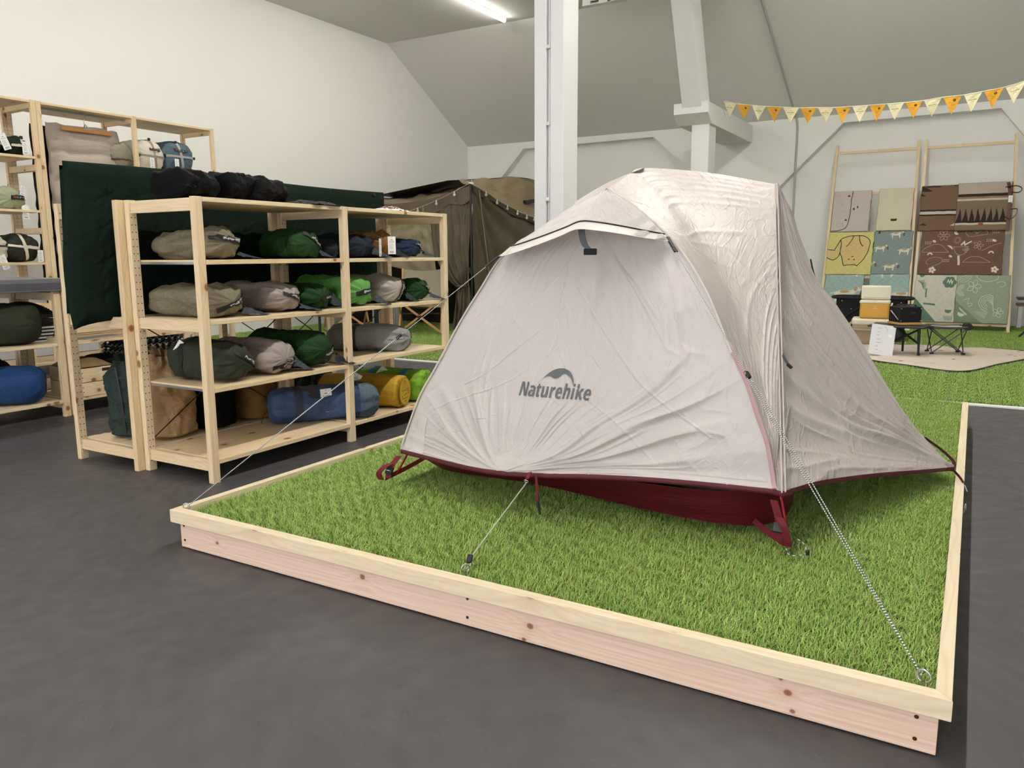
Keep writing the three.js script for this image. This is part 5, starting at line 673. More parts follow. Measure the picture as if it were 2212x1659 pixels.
function draped(name, label, cat, { x0, x1, top, bot, map, color, thick = 0.02, quilt = 0, back = 0.5, edge, skew = 0, group, off = 0 }) {
  // cloth folded over a crossbar: front layer, fold, back layer, with rounded thickness
  const t = thing(name, label, cat, [0, 0, 0], 0, group), yb = top - 0.03, N = V(0, 0.36, 1).normalize();
  const m = new THREE.MeshStandardMaterial({ color: map ? 0xffffff : S(color), map: map || null, roughness: 0.85, side: THREE.DoubleSide });
  if (quilt) { const b = quiltBump.clone(); b.repeat.set((x1 - x0) / 0.5 * quilt, (top - bot) / 0.5 * quilt); b.needsUpdate = true; m.bumpMap = b; m.bumpScale = 0.012; } else { const b = clothBump.clone(); b.repeat.set(1, 1); b.needsUpdate = true; m.bumpMap = b; m.bumpScale = 0.006; }
  const at = (y, d) => V(0, y, RZ(y)).addScaledVector(N, d), d0 = 0.024 + thick + off;
  const layer = (sgn, y1) => (u, v) => { const y = lerp(y1, top, v), r = clamp((y - (top - 0.035)) / 0.035, 0, 1), d = sgn * (d0 * Math.sqrt(Math.max(0, 1 - r * r)) ) + sgn * 0.008 * n2(u * 3 + x0 * 7, v * 2) * (1 - r) * (1 - 0.4 * v); const p = at(y, d); p.x = lerp(x0, x1, u) + skew * (1 - v) + 0.006 * n2(v * 3, u * 2 + x0); return p; };
  const g = surf(40, 40, layer(1, bot)); obj('front_layer', g, m, t);
  const mb = std(color || 0x8a8a80, 0.9); obj('back_layer', surf(20, 20, layer(-1, lerp(top, bot, back))), mb, t);
  // rolled hem gives the cloth its thickness
  const hem = (pts) => tube(pts, thick * 0.32, 40, 6); const L = layer(1, bot);
  obj('hem', hem([...Array.from({ length: 12 }, (_, i) => L(i / 11, 0.002).addScaledVector(N, -thick * 0.3))]), edge || mb, t);
  obj('hem', hem([...Array.from({ length: 12 }, (_, i) => L(0.004, i / 11 * 0.96).addScaledVector(N, -thick * 0.3))]), edge || mb, t); obj('hem', hem([...Array.from({ length: 12 }, (_, i) => L(0.996, i / 11 * 0.96).addScaledVector(N, -thick * 0.3))]), edge || mb, t);
  return [t, L, N];
}
const dog = (c, x, y, s, flip = 1) => { // a plain walking dog in side view
  c.save(); c.translate(x, y); c.scale(s * flip, s); c.fillStyle = '#d8d3c4'; c.beginPath(); c.moveTo(-46, -2); c.quadraticCurveTo(-62, -2, -66, 10); c.quadraticCurveTo(-58, 2, -46, 6); c.lineTo(-44, 40); c.lineTo(-36, 40); c.lineTo(-32, 16); c.quadraticCurveTo(0, 22, 16, 14); c.lineTo(18, 40); c.lineTo(26, 40); c.lineTo(30, 10); c.lineTo(38, -6); c.lineTo(56, -8); c.lineTo(58, -16); c.lineTo(46, -24); c.quadraticCurveTo(34, -28, 30, -16); c.quadraticCurveTo(20, -8, 0, -10); c.quadraticCurveTo(-30, -14, -46, -2); c.fill();
  c.fillStyle = '#b79a6c'; c.beginPath(); c.ellipse(-8, -4, 20, 6, 0, 0, 7); c.fill(); c.beginPath(); c.ellipse(36, -16, 7, 9, 0.4, 0, 7); c.fill(); c.fillStyle = '#39413f'; c.fillRect(56, -10, 3, 8); c.beginPath(); c.ellipse(60, 8, 8, 12, 0, 0, 7); c.fill(); c.fillStyle = '#8d9a94'; c.fillRect(57, 4, 6, 7); c.restore();
};
const fillBg = (c, w, h, col) => { c.fillStyle = col; c.fillRect(0, 0, w, h); };
const mats = [
  ['folded_blanket', 'pinkish grey folded blanket with a dark bound edge, top row of the left rack', 'blanket', { x0: -1.775, x1: -1.305, top: 1.84, bot: 1.27, color: 0xa79c92, thick: 0.026, map: paint(256, 320, (c, w, h) => { fillBg(c, w, h, '#c3b8ae'); c.strokeStyle = '#4b3a2e'; c.lineWidth = 5; c.beginPath(); c.moveTo(126, 0); c.lineTo(120, 240); c.quadraticCurveTo(116, 304, 60, 314); c.lineTo(0, 318); c.stroke(); c.fillStyle = '#3a322c'; for (const [x, y] of [[104, 46], [100, 232]]) { c.beginPath(); c.moveTo(x - 10, y + 8); c.lineTo(x + 10, y + 8); c.lineTo(x, y - 8); c.fill(); } c.fillRect(140, 142, 12, 16); c.fillRect(168, 130, 9, 14); c.strokeStyle = '#a89a8e'; c.lineWidth = 3; c.strokeRect(42, 258, 40, 26); for (let i = 0; i < 9; i++) { c.beginPath(); c.moveTo(20 + i * 26, 40 + (i * 61) % 240); c.lineTo(46 + i * 22, 54 + (i * 61) % 240); c.stroke(); } }) }],
  ['folded_blanket', 'cream folded blanket with a small dark brown label, top row of the left rack', 'blanket', { x0: -1.20, x1: -0.785, top: 1.85, bot: 1.275, color: 0xb9b098, thick: 0.026, map: paint(256, 320, (c, w, h) => { fillBg(c, w, h, '#cfc6ac'); c.fillStyle = '#3a2618'; c.fillRect(104, 236, 46, 16); }) }],
  ['folded_blanket', 'brown folded blanket with dark and light stripes, top row beside the rack middle', 'blanket', { x0: -0.69, x1: -0.25, top: 1.865, bot: 1.26, color: 0x5b4632, thick: 0.03, map: paint(256, 320, (c, w, h) => { fillBg(c, w, h, '#735a42'); c.fillStyle = '#32211a'; c.beginPath(); c.moveTo(0, 8); c.lineTo(80, 52); c.lineTo(0, 50); c.fill(); c.fillRect(30, 14, 96, 8); c.fillRect(214, 10, 42, 8); c.beginPath(); c.moveTo(0, 64); c.lineTo(36, 86); c.lineTo(0, 84); c.fill(); c.fillRect(0, 178, w, 12); c.fillStyle = '#c2b7a5'; c.fillRect(0, 190, w, 20); c.fillStyle = '#32211a'; c.fillRect(0, 210, w, 11); c.beginPath(); c.moveTo(6, 286); c.lineTo(34, 268); c.lineTo(62, 286); c.fill(); c.fillStyle = '#bfb4a3'; c.beginPath(); c.moveTo(210, 290); c.lineTo(252, 268); c.lineTo(254, 292); c.fill(); c.fillStyle = '#8c4a34'; c.fillRect(136, 280, 28, 18); }) }],
  ['folded_blanket', 'brown folded blanket with a row of dark spikes and a leather strap, top right', 'blanket', { x0: -0.265, x1: 0.325, top: 1.875, bot: 1.25, color: 0x6b5844, thick: 0.036, off: 0.012, map: paint(320, 320, (c, w, h) => { fillBg(c, w, h, '#7d6a54'); c.fillStyle = '#b0a494'; c.fillRect(0, 0, w, 84); c.fillStyle = '#2c1d17'; c.fillRect(0, 84, w, 18); c.fillStyle = '#8a6e58'; c.fillRect(0, 102, w, 14); c.fillStyle = '#c4b9a9'; c.fillRect(0, 116, w, 13); c.fillStyle = '#2c1d17'; for (let i = -1; i < 9; i++) { c.beginPath(); c.moveTo(i * 37 + 2, 268); c.lineTo(i * 37 + 20, 178); c.lineTo(i * 37 + 38, 268); c.fill(); } c.fillRect(0, 262, w, 12); c.fillStyle = '#c4b9a9'; c.fillRect(0, 274, w, 13); c.fillStyle = '#8a4a38'; c.fillRect(140, 276, 30, 16); }) }],
  ['quilted_mat', 'yellow green quilted mat with a large line-drawn tan dog head', 'mat', { x0: -1.785, x1: -1.215, top: 1.275, bot: 0.69, color: 0x8f9a44, quilt: 1, map: paint(320, 320, (c, w, h) => { fillBg(c, w, h, '#cec47f'); c.fillStyle = '#d0b67c'; c.strokeStyle = '#22231c'; c.lineWidth = 5; c.lineJoin = 'round'; c.beginPath(); c.moveTo(0, 138); c.lineTo(52, 144); c.quadraticCurveTo(66, 100, 92, 64); c.lineTo(94, 150); c.quadraticCurveTo(90, 196, 50, 214); c.quadraticCurveTo(20, 216, 0, 196); c.fill(); c.stroke(); c.beginPath(); c.moveTo(92, 64); c.quadraticCurveTo(120, 38, 180, 36); c.lineTo(240, 36); c.quadraticCurveTo(296, 50, 298, 104); c.quadraticCurveTo(292, 180, 228, 252); c.lineTo(224, 258); c.lineTo(206, 250); c.lineTo(150, 252); c.lineTo(128, 256); c.quadraticCurveTo(110, 200, 94, 170); c.closePath(); c.fill(); c.stroke(); c.beginPath(); c.moveTo(176, 38); c.quadraticCurveTo(164, 96, 128, 116); c.moveTo(214, 38); c.quadraticCurveTo(224, 100, 252, 114); c.moveTo(174, 190); c.lineTo(190, 190); c.stroke(); c.fillStyle = '#22231c'; c.beginPath(); c.arc(160, 210, 5, 0, 7); c.arc(196, 212, 5, 0, 7); c.fill(); }) }],
  ['quilted_mat', 'slate teal quilted mat printed with several small dogs, second row', 'mat', { x0: -1.205, x1: -0.745, top: 1.283, bot: 0.70, color: 0x5d6d6b, quilt: 1, off: -0.004, map: paint(256, 320, (c, w, h) => { fillBg(c, w, h, '#84918f'); dog(c, 150, 30, 0.8); dog(c, 50, 128, 0.8); dog(c, 214, 148, 0.85); dog(c, 128, 262, 0.85); dog(c, -24, 250, 0.85); c.fillStyle = '#39413f'; c.beginPath(); c.ellipse(28, 18, 7, 12, 0, 0, 7); c.fill(); }) }],
  ['quilted_mat', 'wide brown quilted mat with white doodles of clouds, hills and flowers', 'mat', { x0: -0.64, x1: 0.288, top: 1.285, bot: 0.70, color: 0x553c2c, quilt: 1, map: paint(512, 320, (c, w, h) => { fillBg(c, w, h, '#6f5344'); c.strokeStyle = '#c3a890'; c.lineWidth = 2.5; const fl = (x, y, r, n) => { for (let i = 0; i < n; i++) { const a = i / n * 6.283; c.beginPath(); c.ellipse(x + Math.cos(a) * r, y + Math.sin(a) * r, r * 0.7, r * 0.45, a, 0, 7); c.stroke(); } };
    fl(140, 50, 22, 6); fl(360, 120, 18, 5); fl(286, 150, 12, 4); c.beginPath(); c.moveTo(10, 160); c.quadraticCurveTo(80, 90, 140, 120); c.lineTo(180, 168); c.lineTo(10, 168); c.moveTo(270, 236); c.quadraticCurveTo(330, 170, 400, 214); c.lineTo(440, 236); c.lineTo(270, 236); c.moveTo(380, 160); c.quadraticCurveTo(440, 120, 500, 104); c.moveTo(60, 250); c.bezierCurveTo(20, 240, 60, 180, 140, 210); c.bezierCurveTo(160, 260, 100, 240, 60, 290); c.moveTo(280, 40); c.bezierCurveTo(260, 10, 340, 10, 346, 40); c.bezierCurveTo(360, 10, 420, 10, 410, 46); c.lineTo(300, 60); c.closePath(); c.moveTo(210, 130); c.lineTo(300, 130); c.quadraticCurveTo(290, 190, 250, 186); c.quadraticCurveTo(216, 180, 210, 130); c.stroke(); for (let i = 0; i < 12; i++) { const a = i / 12 * 6.283; c.beginPath(); c.moveTo(230 + Math.cos(a) * 12, 84 + Math.sin(a) * 12); c.lineTo(230 + Math.cos(a) * 26, 84 + Math.sin(a) * 26); c.stroke(); }
    c.fillStyle = '#d9cfc0'; c.beginPath(); c.arc(222, 30, 16, 0.6, 5.2); c.quadraticCurveTo(214, 30, 235, 39); c.fill(); c.fillRect(240, 190, 14, 66); c.beginPath(); c.moveTo(168, 120); c.quadraticCurveTo(206, 116, 204, 150); c.fill(); c.lineWidth = 9; c.strokeStyle = '#d9cfc0'; c.beginPath(); c.moveTo(256, 120); c.lineTo(276, 96); c.lineTo(280, 118); c.lineTo(320, 92); c.stroke(); for (const [x, y] of [[62, 176], [442, 166]]) { c.beginPath(); c.arc(x, y + 12, 14, 3.2, 6.2); c.stroke(); } for (const [x, y] of [[90, 290], [470, 286]]) for (let i = 0; i < 5; i++) { c.beginPath(); c.ellipse(x + Math.cos(i * 1.257) * 14, y + Math.sin(i * 1.257) * 14, 11, 8, i, 0, 7); c.fill(); } for (const [x, y] of [[28, 92], [410, 78], [150, 218], [440, 20]]) for (let i = 0; i < 8; i++) c.fillRect(x + (i % 4) * 11, y + Math.floor(i / 4) * 12, 5, 5); c.lineWidth = 5; c.beginPath(); c.moveTo(54, 4); c.lineTo(110, 6); c.moveTo(250, 6); c.quadraticCurveTo(280, 0, 320, 8); c.stroke(); for (const [x, y] of [[84, 90], [196, 196], [456, 88]]) { c.beginPath(); c.ellipse(x, y, 12, 8, 0.4, 0, 7); c.fill(); } }) }],
  ['quilted_mat', 'teal quilted mat with one large dog, lower row at the left edge of the rack', 'mat', { x0: -1.765, x1: -1.285, top: 0.70, bot: 0.12, color: 0x6d8d88, quilt: 1, map: paint(256, 320, (c, w, h) => { fillBg(c, w, h, '#9ab3ac'); dog(c, 150, 140, 1.7); c.fillStyle = '#d8d3c4'; c.beginPath(); c.ellipse(206, 8, 6, 16, -0.3, 0, 7); c.fill(); }) }],
  ['quilted_mat', 'teal quilted mat with a dog and dangling legs, lower row beside the rack middle', 'mat', { x0: -1.205, x1: -0.735, top: 0.71, bot: 0.12, color: 0x6d8d88, quilt: 1, map: paint(256, 320, (c, w, h) => { fillBg(c, w, h, '#9ab3ac'); dog(c, 226, 150, 1.7); c.fillStyle = '#d8d3c4'; c.beginPath(); c.ellipse(74, 14, 8, 24, -0.3, 0, 7); c.ellipse(142, 12, 7, 20, 0.3, 0, 7); c.fill(); }) }],
  ['quilted_mat', 'cream quilted mat with dark green flower and shapes, lowest row of the right rack', 'mat', { x0: -0.655, x1: -0.19, top: 0.705, bot: 0.105, color: 0xa9a48f, quilt: 0.8, map: paint(256, 320, (c, w, h) => { fillBg(c, w, h, '#cbc8b8'); c.fillStyle = '#5c7a64'; c.beginPath(); c.moveTo(0, 160); c.lineTo(146, 320); c.lineTo(0, 320); c.fill(); for (let i = 0; i < 6; i++) { c.beginPath(); c.arc(214 + Math.cos(i * 1.047) * 24, 56 + Math.sin(i * 1.047) * 22, 18, 0, 7); c.fill(); } c.fillRect(196, 40, 36, 32); c.fillRect(68, 100, 9, 60); c.beginPath(); c.moveTo(56, 196); c.lineTo(136, 202); c.lineTo(138, 214); c.lineTo(60, 208); c.fill(); c.beginPath(); c.arc(38, 6, 18, 0, 3.14); c.fill(); c.beginPath(); c.arc(220, 240, 22, 0, 3.14); c.fill(); c.strokeStyle = '#5c7a64'; c.lineWidth = 3; for (let i = 0; i < 7; i++) { c.beginPath(); c.moveTo(8 + i * 8, 44); c.quadraticCurveTo(30, 70 + i * 4, 66, 62 + i * 8); c.stroke(); c.beginPath(); c.moveTo(196 + i * 8, 280); c.lineTo(200 + i * 7, 312); c.stroke(); } c.strokeStyle = '#e8e5d8'; c.lineWidth = 4; c.beginPath(); c.moveTo(200, 60); c.lineTo(206, 40); c.lineTo(214, 62); c.lineTo(222, 38); c.lineTo(228, 64); c.lineTo(234, 44); c.stroke(); }) }],
  ['quilted_mat', 'sage green quilted mat with pale rainbow and flower line drawings, lowest row', 'mat', { x0: -0.185, x1: 0.39, top: 0.71, bot: 0.105, color: 0x6c7a62, quilt: 0.8, map: paint(320, 320, (c, w, h) => { fillBg(c, w, h, '#95a188'); c.fillStyle = '#798a6e'; c.beginPath(); c.moveTo(0, 180); c.lineTo(170, 320); c.lineTo(0, 320); c.fill(); c.strokeStyle = '#c6cfb7'; c.lineWidth = 4; for (const r of [16, 28, 40, 52]) { c.beginPath(); c.arc(196, 190, r, 1.6, 5.4); c.lineTo(232, 190 + r); c.stroke(); c.beginPath(); c.arc(36, 4, r, 0.2, 2.6); c.stroke(); c.beginPath(); c.arc(40, 110, r * 0.7, 1.2, 4.9); c.stroke(); } for (let i = 0; i < 5; i++) { c.beginPath(); c.ellipse(108 + Math.cos(i * 1.257) * 24, 84 + Math.sin(i * 1.257) * 24, 20, 13, i * 1.257, 0, 7); c.stroke(); c.beginPath(); c.ellipse(262 + Math.cos(i * 1.257) * 18, 250 + Math.sin(i * 1.257) * 18, 14, 10, i * 1.257, 0, 7); c.stroke(); } c.beginPath(); c.moveTo(116, 6); c.bezierCurveTo(120, 70, 250, 60, 250, 20); c.bezierCurveTo(250, 0, 200, 0, 204, 14); c.moveTo(50, 174); c.lineTo(82, 160); c.lineTo(78, 200); c.bezierCurveTo(120, 176, 110, 220, 80, 214); c.moveTo(240, 60); c.bezierCurveTo(300, 30, 310, 90, 260, 84); c.stroke(); c.fillStyle = '#cfd3c0'; c.beginPath(); c.arc(44, 260, 22, 0.4, 3.5); c.fill(); c.lineWidth = 9; c.beginPath(); c.moveTo(28, 226); c.lineTo(76, 272); c.stroke(); c.fillStyle = '#a9b39c'; c.beginPath(); c.moveTo(116, 246); c.lineTo(206, 246); c.lineTo(186, 292); c.fill(); }) }],
];
const made = mats.map(([n, l, c, o]) => draped(n, l, c, o));
{ const t = made[3][0], LE = std(0x5b2b1d, 0.5); // leather carrying strap of the spiked blanket
  const p = (x, y, z) => V(x, y, -11.98 + z);
  obj('leather_strap', band([p(0.25, 1.80, 0.1), p(0.32, 1.81, 0.12), p(0.40, 1.80, 0.11), p(0.43, 1.765, 0.1), p(0.40, 1.73, 0.1), p(0.31, 1.735, 0.12)], 0.03, [0, 0.2, 1], 0.006, 40), LE, t); obj('leather_strap', band([p(0.28, 1.86, 0.06), p(0.30, 1.76, 0.12), p(0.31, 1.6, 0.18), p(0.31, 1.45, 0.23), p(0.31, 1.25, 0.30)], 0.04, [1, 0, 0], 0.005, 40), LE, t);
  obj('leather_strap', band([p(0.26, 1.44, 0.24), p(0.33, 1.40, 0.27), p(0.385, 1.45, 0.25), p(0.39, 1.52, 0.23), p(0.33, 1.52, 0.22)], 0.03, [0, 0.2, 1], 0.006, 40), LE, t);
  hangTag(t, 0.315, 1.69, -11.8, 0, 0, 1.0); }
// rug
{
  const t = thing('picnic_rug', 'pale pinkish picnic rug with small dark prints and black edge on the grass', 'rug', [0, 0, 0]), c = curve([[-0.06, 0, -7.39], [0.25, 0, -8.05], [0.62, 0, -8.95], [0.66, 0, -9.2], [0.45, 0, -9.26], [-0.4, 0, -9.28], [-1.06, 0, -9.27], [-1.1, 0, -9.0], [-0.98, 0, -8.3], [-0.78, 0, -7.84], [-0.70, 0, -7.76], [-0.45, 0, -7.60]], true);
  const mt = new THREE.MeshStandardMaterial({ roughness: 0.9, side: THREE.DoubleSide, map: paint(512, 512, (g, w, h) => { fillBg(g, w, h, '#cdbfb1'); const r = mulberry(88); for (let i = 0; i < 46; i++) { const x = r() * w, y = r() * h; g.fillStyle = g.strokeStyle = r() < 0.35 ? '#5a463a' : '#a89282'; if (r() < 0.5) { g.beginPath(); g.ellipse(x, y, 4 + r() * 6, 3 + r() * 4, r() * 3, 0, 7); g.fill(); } else { g.lineWidth = 2; g.beginPath(); g.moveTo(x, y); g.quadraticCurveTo(x + 12, y - 12, x + 30, y + r() * 8); g.stroke(); } } }) });
  const C = V(-0.2, 0, -8.45), Y = 0.03;
  const g = surf(90, 26, (u, v) => { const p = c.getPoint(u % 1).lerp(C, v); p.y = Y + 0.007 * n2(p.x * 3, p.z * 3) + 0.004 * n2(p.x * 9, p.z * 9) - 0.012 * (1 - sstep(0, 0.04, v)); return p; }); { const p = g.attributes.position, u = g.attributes.uv; for (let i = 0; i < p.count; i++) u.setXY(i, (p.getX(i) + 1.2) / 1.9, (p.getZ(i) + 9.3) / 1.9); }
  obj('rug_cloth', g, mt, t); obj('bound_edge', tube(new THREE.CatmullRomCurve3(Array.from({ length: 60 }, (_, i) => c.getPoint(i / 60).add(V(0, Y - 0.012, 0))), true), 0.011, 180), M.black, t);
}
const G = 0.036; // rug top
{ // yellow cool box with its lid raised, on the beige one
  const t = thing('cool_box', 'large beige cool box with cream lid and carrying handle on the rug', 'cool box', [-0.915, G, -9.17], 0.08), tan = std(0xa58e74, 0.55), cr = std(0xe0dac6, 0.45);
  obj('box_body', [new RoundedBoxGeometry(0.37, 0.2, 0.29, 3, 0.03).translate(0, 0.11, 0), new RoundedBoxGeometry(0.355, 0.1, 0.275, 3, 0.025).translate(0, 0.045, 0)].map((g) => uvBoard(g, 'x')), tan, t); obj('box_lid', uvBoard(new RoundedBoxGeometry(0.38, 0.075, 0.3, 3, 0.025).translate(0, 0.235, 0), 'x'), cr, t);
  obj('handle', tube([[-0.2, 0.22, 0.05], [-0.205, 0.16, 0.14], [-0.17, 0.155, 0.175], [0, 0.152, 0.18], [0.17, 0.155, 0.175], [0.205, 0.16, 0.14], [0.2, 0.22, 0.05]], 0.011, 50, 8), tan, t);
  const y = thing('cool_box', 'small yellow cool box with its cream lid standing open, on the beige one', 'cool box', [-0.885, G + 0.274, -9.13], 0.06), ye = std(0xd9a444, 0.5);
  obj('box_body', uvBoard(new RoundedBoxGeometry(0.285, 0.17, 0.2, 3, 0.022).translate(0, 0.085, 0), 'x'), ye, y); obj('box_rim', uvBoard(new RoundedBoxGeometry(0.295, 0.03, 0.21, 2, 0.01).translate(0, 0.172, 0), 'x'), cr, y); obj('inner_well', bx(0.24, 0.004, 0.16, 0, 0.188, 0), std(0xb9b3a0, 0.6), y);
  const lid = uvBoard(new RoundedBoxGeometry(0.29, 0.15, 0.04, 3, 0.018).translate(0, 0.075, 0), 'x'); lid.rotateX(-0.12); lid.translate(0, 0.19, -0.085); const lo = obj('open_lid', lid, cr, y); const pn2 = uvBoard(new RoundedBoxGeometry(0.245, 0.11, 0.012, 2, 0.005).translate(0, 0.075, 0.022), 'x'); pn2.rotateX(-0.12); pn2.translate(0, 0.19, -0.085); obj('lid_panel', pn2, std(0xd6cfb8, 0.5), lo);
  obj('lid_latch', [bx(0.035, 0.02, 0.008, 0, 0.178, 0.107, 'x', 0.003)], cr, y); obj('printed_mark', [bx(0.05, 0.004, 0.001, 0, 0.105, 0.1012), (() => { const s = new THREE.Shape(); s.moveTo(0, 0); s.quadraticCurveTo(0.015, 0.02, 0.028, 0); s.quadraticCurveTo(0.014, 0.009, 0, 0); const g = new THREE.ShapeGeometry(s); g.translate(-0.014, 0.114, 0.1013); return g; })()], std(0xefe2bd, 0.6), y); obj('handle', tube([[0.15, 0.15, 0.03], [0.165, 0.16, 0.06], [0.16, 0.14, 0.09], [0.15, 0.13, 0.095]], 0.008, 20), cr, y);
}
{ // low black folding table with a black fabric box on it
  const t = thing('folding_table', 'low black folding table with telescopic legs on the rug', 'table', [-0.59, G, -8.42], -0.1);
  obj('table_top', uvBoard(new RoundedBoxGeometry(0.50, 0.018, 0.36, 2, 0.006).translate(0, 0.262, 0), 'x'), std(0x1c1c1d, 0.4), t);
  for (const [x, z] of [[-0.03, 0.14], [0.2, 0.13], [-0.22, -0.14], [0.02, -0.14]]) { obj('leg', rod([x, 0.12, z], [x * 0.98, 0.256, z], 0.0135, 10), M.black, t); obj('leg', rod([x * 1.03, 0, z * 1.05], [x, 0.13, z], 0.0105, 10), M.black, t); }
  obj('leg_brace', [bar([-0.05, 0.1, -0.05], [0.19, 0.24, 0.1], 0.012, 0.018), bar([-0.03, 0.24, -0.05], [0.19, 0.11, 0.1], 0.012, 0.018)], M.black, t); obj('white_clip', bx(0.045, 0.016, 0.012, 0.1, 0.243, 0.17, 'x', 0.003), std(0xd9d6bf, 0.5), t);
  const b = thing('storage_box', 'black fabric storage box with studs and a wooden base on the folding table', 'box', [-0.55, G + 0.274, -8.47], 0.60);
  obj('fabric_shell', bx(0.2, 0.14, 0.19, 0, 0.1, 0, 'x', 0.006), M.blackSoft, b); obj('fabric_shell', bx(0.212, 0.146, 0.202, 0, 0.098, 0, 'x', 0.006), M.blackSoft, b); obj('wooden_base', bx(0.225, 0.022, 0.215, 0, 0.012, 0, 'x', 0.003), new THREE.MeshStandardMaterial({ map: M.pine[1].map, color: S(0xe6c79a), roughness: 0.5 }), b);
  const stud = (x, y, z) => { const g = new THREE.SphereGeometry(0.0055, 10, 8); g.translate(x, y, z); obj('stud', g, M.steel, b); }; for (const y of [0.04, 0.155]) { stud(-0.098, y, 0.102); stud(0.098, y, 0.102); stud(0.107, y, 0.085); stud(0.107, y, -0.085); } obj('leather_patch', bx(0.05, 0.016, 0.002, 0.02, 0.115, 0.1025, 'x', 0.0008), std(0x3b3733, 0.6), b);
  obj('grip_bar', [rod([-0.08, 0.185, 0.0], [0.09, 0.185, 0.0], 0.006)], M.steel, b); obj('grip_strap', [band([[-0.1, 0.17, 0], [-0.08, 0.187, 0], [0.0, 0.19, 0], [0.09, 0.187, 0], [0.105, 0.17, 0]], 0.025, [0, 0, 1], 0.003, 20)], M.blackSoft, b); obj('side_rod', rod([-0.112, 0.05, 0.08], [-0.112, 0.13, -0.06], 0.005), M.steel, b);
}
{ // price sheet, stool, wagon, edge of another table
  const t = thing('price_sheet', 'white printed price sheet leaning against the black table leg', 'sheet', [-0.715, G, -8.13], 0.28);
  const mt = new THREE.MeshStandardMaterial({ roughness: 0.5, map: paint(256, 362, (c, w, h) => { fillBg(c, w, h, '#e4e4ea'); c.fillStyle = '#cfcfd6'; c.beginPath(); c.moveTo(118, 10); c.quadraticCurveTo(180, 16, 176, 80); c.quadraticCurveTo(150, 40, 118, 10); c.fill(); c.fillStyle = '#f6f6fa'; c.beginPath(); c.moveTo(196, 26); c.quadraticCurveTo(214, 60, 242, 20); c.quadraticCurveTo(226, 40, 210, 24); c.fill(); c.beginPath(); c.ellipse(204, 122, 20, 16, 0, 0, 7); c.fill(); c.fillStyle = '#9c9ca4'; [[66, 44], [62, 30], [62, 26], [66, 44], [66, 52], [66, 24], [66, 34]].forEach(([x, w2], i) => c.fillRect(x, 42 + i * 43, w2, 5)); }) });
  const g = new THREE.BoxGeometry(0.215, 0.295, 0.003); g.translate(0, 0.147, 0); g.rotateX(-0.30); g.rotateZ(-0.13); obj('printed_page', g, mt, t);
  const s = thing('folding_stool', 'small folding stool with grey crossed legs and pale seat on the rug', 'stool', [-0.19, G, -8.58], 0.25), ST = std(0x55575a, 0.35, { metalness: 0.6 });
  const fx = 0.135, fz = 0.10, tx = 0.15, tz = 0.115, H2 = 0.245; const F4 = [[-fx, fz], [fx, fz], [fx, -fz], [-fx, -fz]], T4 = [[-tx, tz], [tx, tz], [tx, -tz], [-tx, -tz]];
  for (let i = 0; i < 4; i++) { const j = (i + 1) % 4; obj('leg', rod([F4[i][0], 0.012, F4[i][1]], [T4[j][0], H2, T4[j][1]], 0.0055), ST, s); obj('leg', rod([F4[j][0], 0.012, F4[j][1]], [T4[i][0], H2, T4[i][1]], 0.0055), ST, s); obj('foot', bx(0.036, 0.016, 0.026, F4[i][0], 0.008, F4[i][1], 'x', 0.004), M.black, s); obj('corner_joint', bx(0.03, 0.03, 0.03, T4[i][0], H2 + 0.008, T4[i][1], 'x', 0.006), M.black, s); }
  obj('seat_cloth', bumpy(16, 16, (u, v) => V((u - 0.5) * 0.3, H2 + 0.012 - 0.03 * Math.sin(Math.PI * u) * Math.sin(Math.PI * v), (v - 0.5) * 0.23), () => 0), std(0xb8ada0, 0.8), s); obj('seat_binding', tube(curve([[-0.15, H2 + 0.014, 0.115], [0, H2 + 0.008, 0.118], [0.15, H2 + 0.014, 0.115], [0.152, H2 + 0.01, 0], [0.15, H2 + 0.014, -0.115], [0, H2 + 0.008, -0.118], [-0.15, H2 + 0.014, -0.115], [-0.152, H2 + 0.01, 0]], true), 0.011, 60), std(0x4a4b4d, 0.7), s);
  const lp = (() => { const g2 = new THREE.CylinderGeometry(0.034, 0.034, 0.09, 20); g2.rotateX(Math.PI / 2); return g2; })(); lp.translate(0.16, H2 + 0.02, 0.06); obj('rolled_pouch', lp, M.black, s);
  const w = thing('folding_wagon', 'black fabric folding wagon behind the cool boxes', 'wagon', [-0.98, 0.02, -9.78], 0.05);
  obj('fabric_bin', [bx(0.72, 0.3, 0.02, 0, 0.325, 0.2, 'x', 0.008), bx(0.72, 0.3, 0.02, 0, 0.325, -0.2, 'x', 0.008), bx(0.02, 0.3, 0.42, -0.35, 0.325, 0, 'x', 0.008), bx(0.02, 0.3, 0.42, 0.35, 0.325, 0, 'x', 0.008), bx(0.7, 0.02, 0.4, 0, 0.18, 0)], M.blackSoft, w); obj('top_rim', tube(curve([[-0.36, 0.475, 0.21], [0.36, 0.47, 0.21], [0.36, 0.47, -0.21], [-0.36, 0.475, -0.21]], true), 0.014, 60), M.blackSoft, w);
  for (const x of [-0.27, 0.27]) for (const z of [-0.22, 0.22]) { const g2 = new THREE.CylinderGeometry(0.085, 0.085, 0.05, 28); g2.rotateX(Math.PI / 2); g2.translate(x, 0.086, z); const o = obj('wheel', g2, M.black, w); const h2 = new THREE.CylinderGeometry(0.045, 0.045, 0.056, 20); h2.rotateX(Math.PI / 2); h2.translate(x, 0.086, z); obj('wheel_hub', h2, std(0x2c2d2e, 0.5), o); }
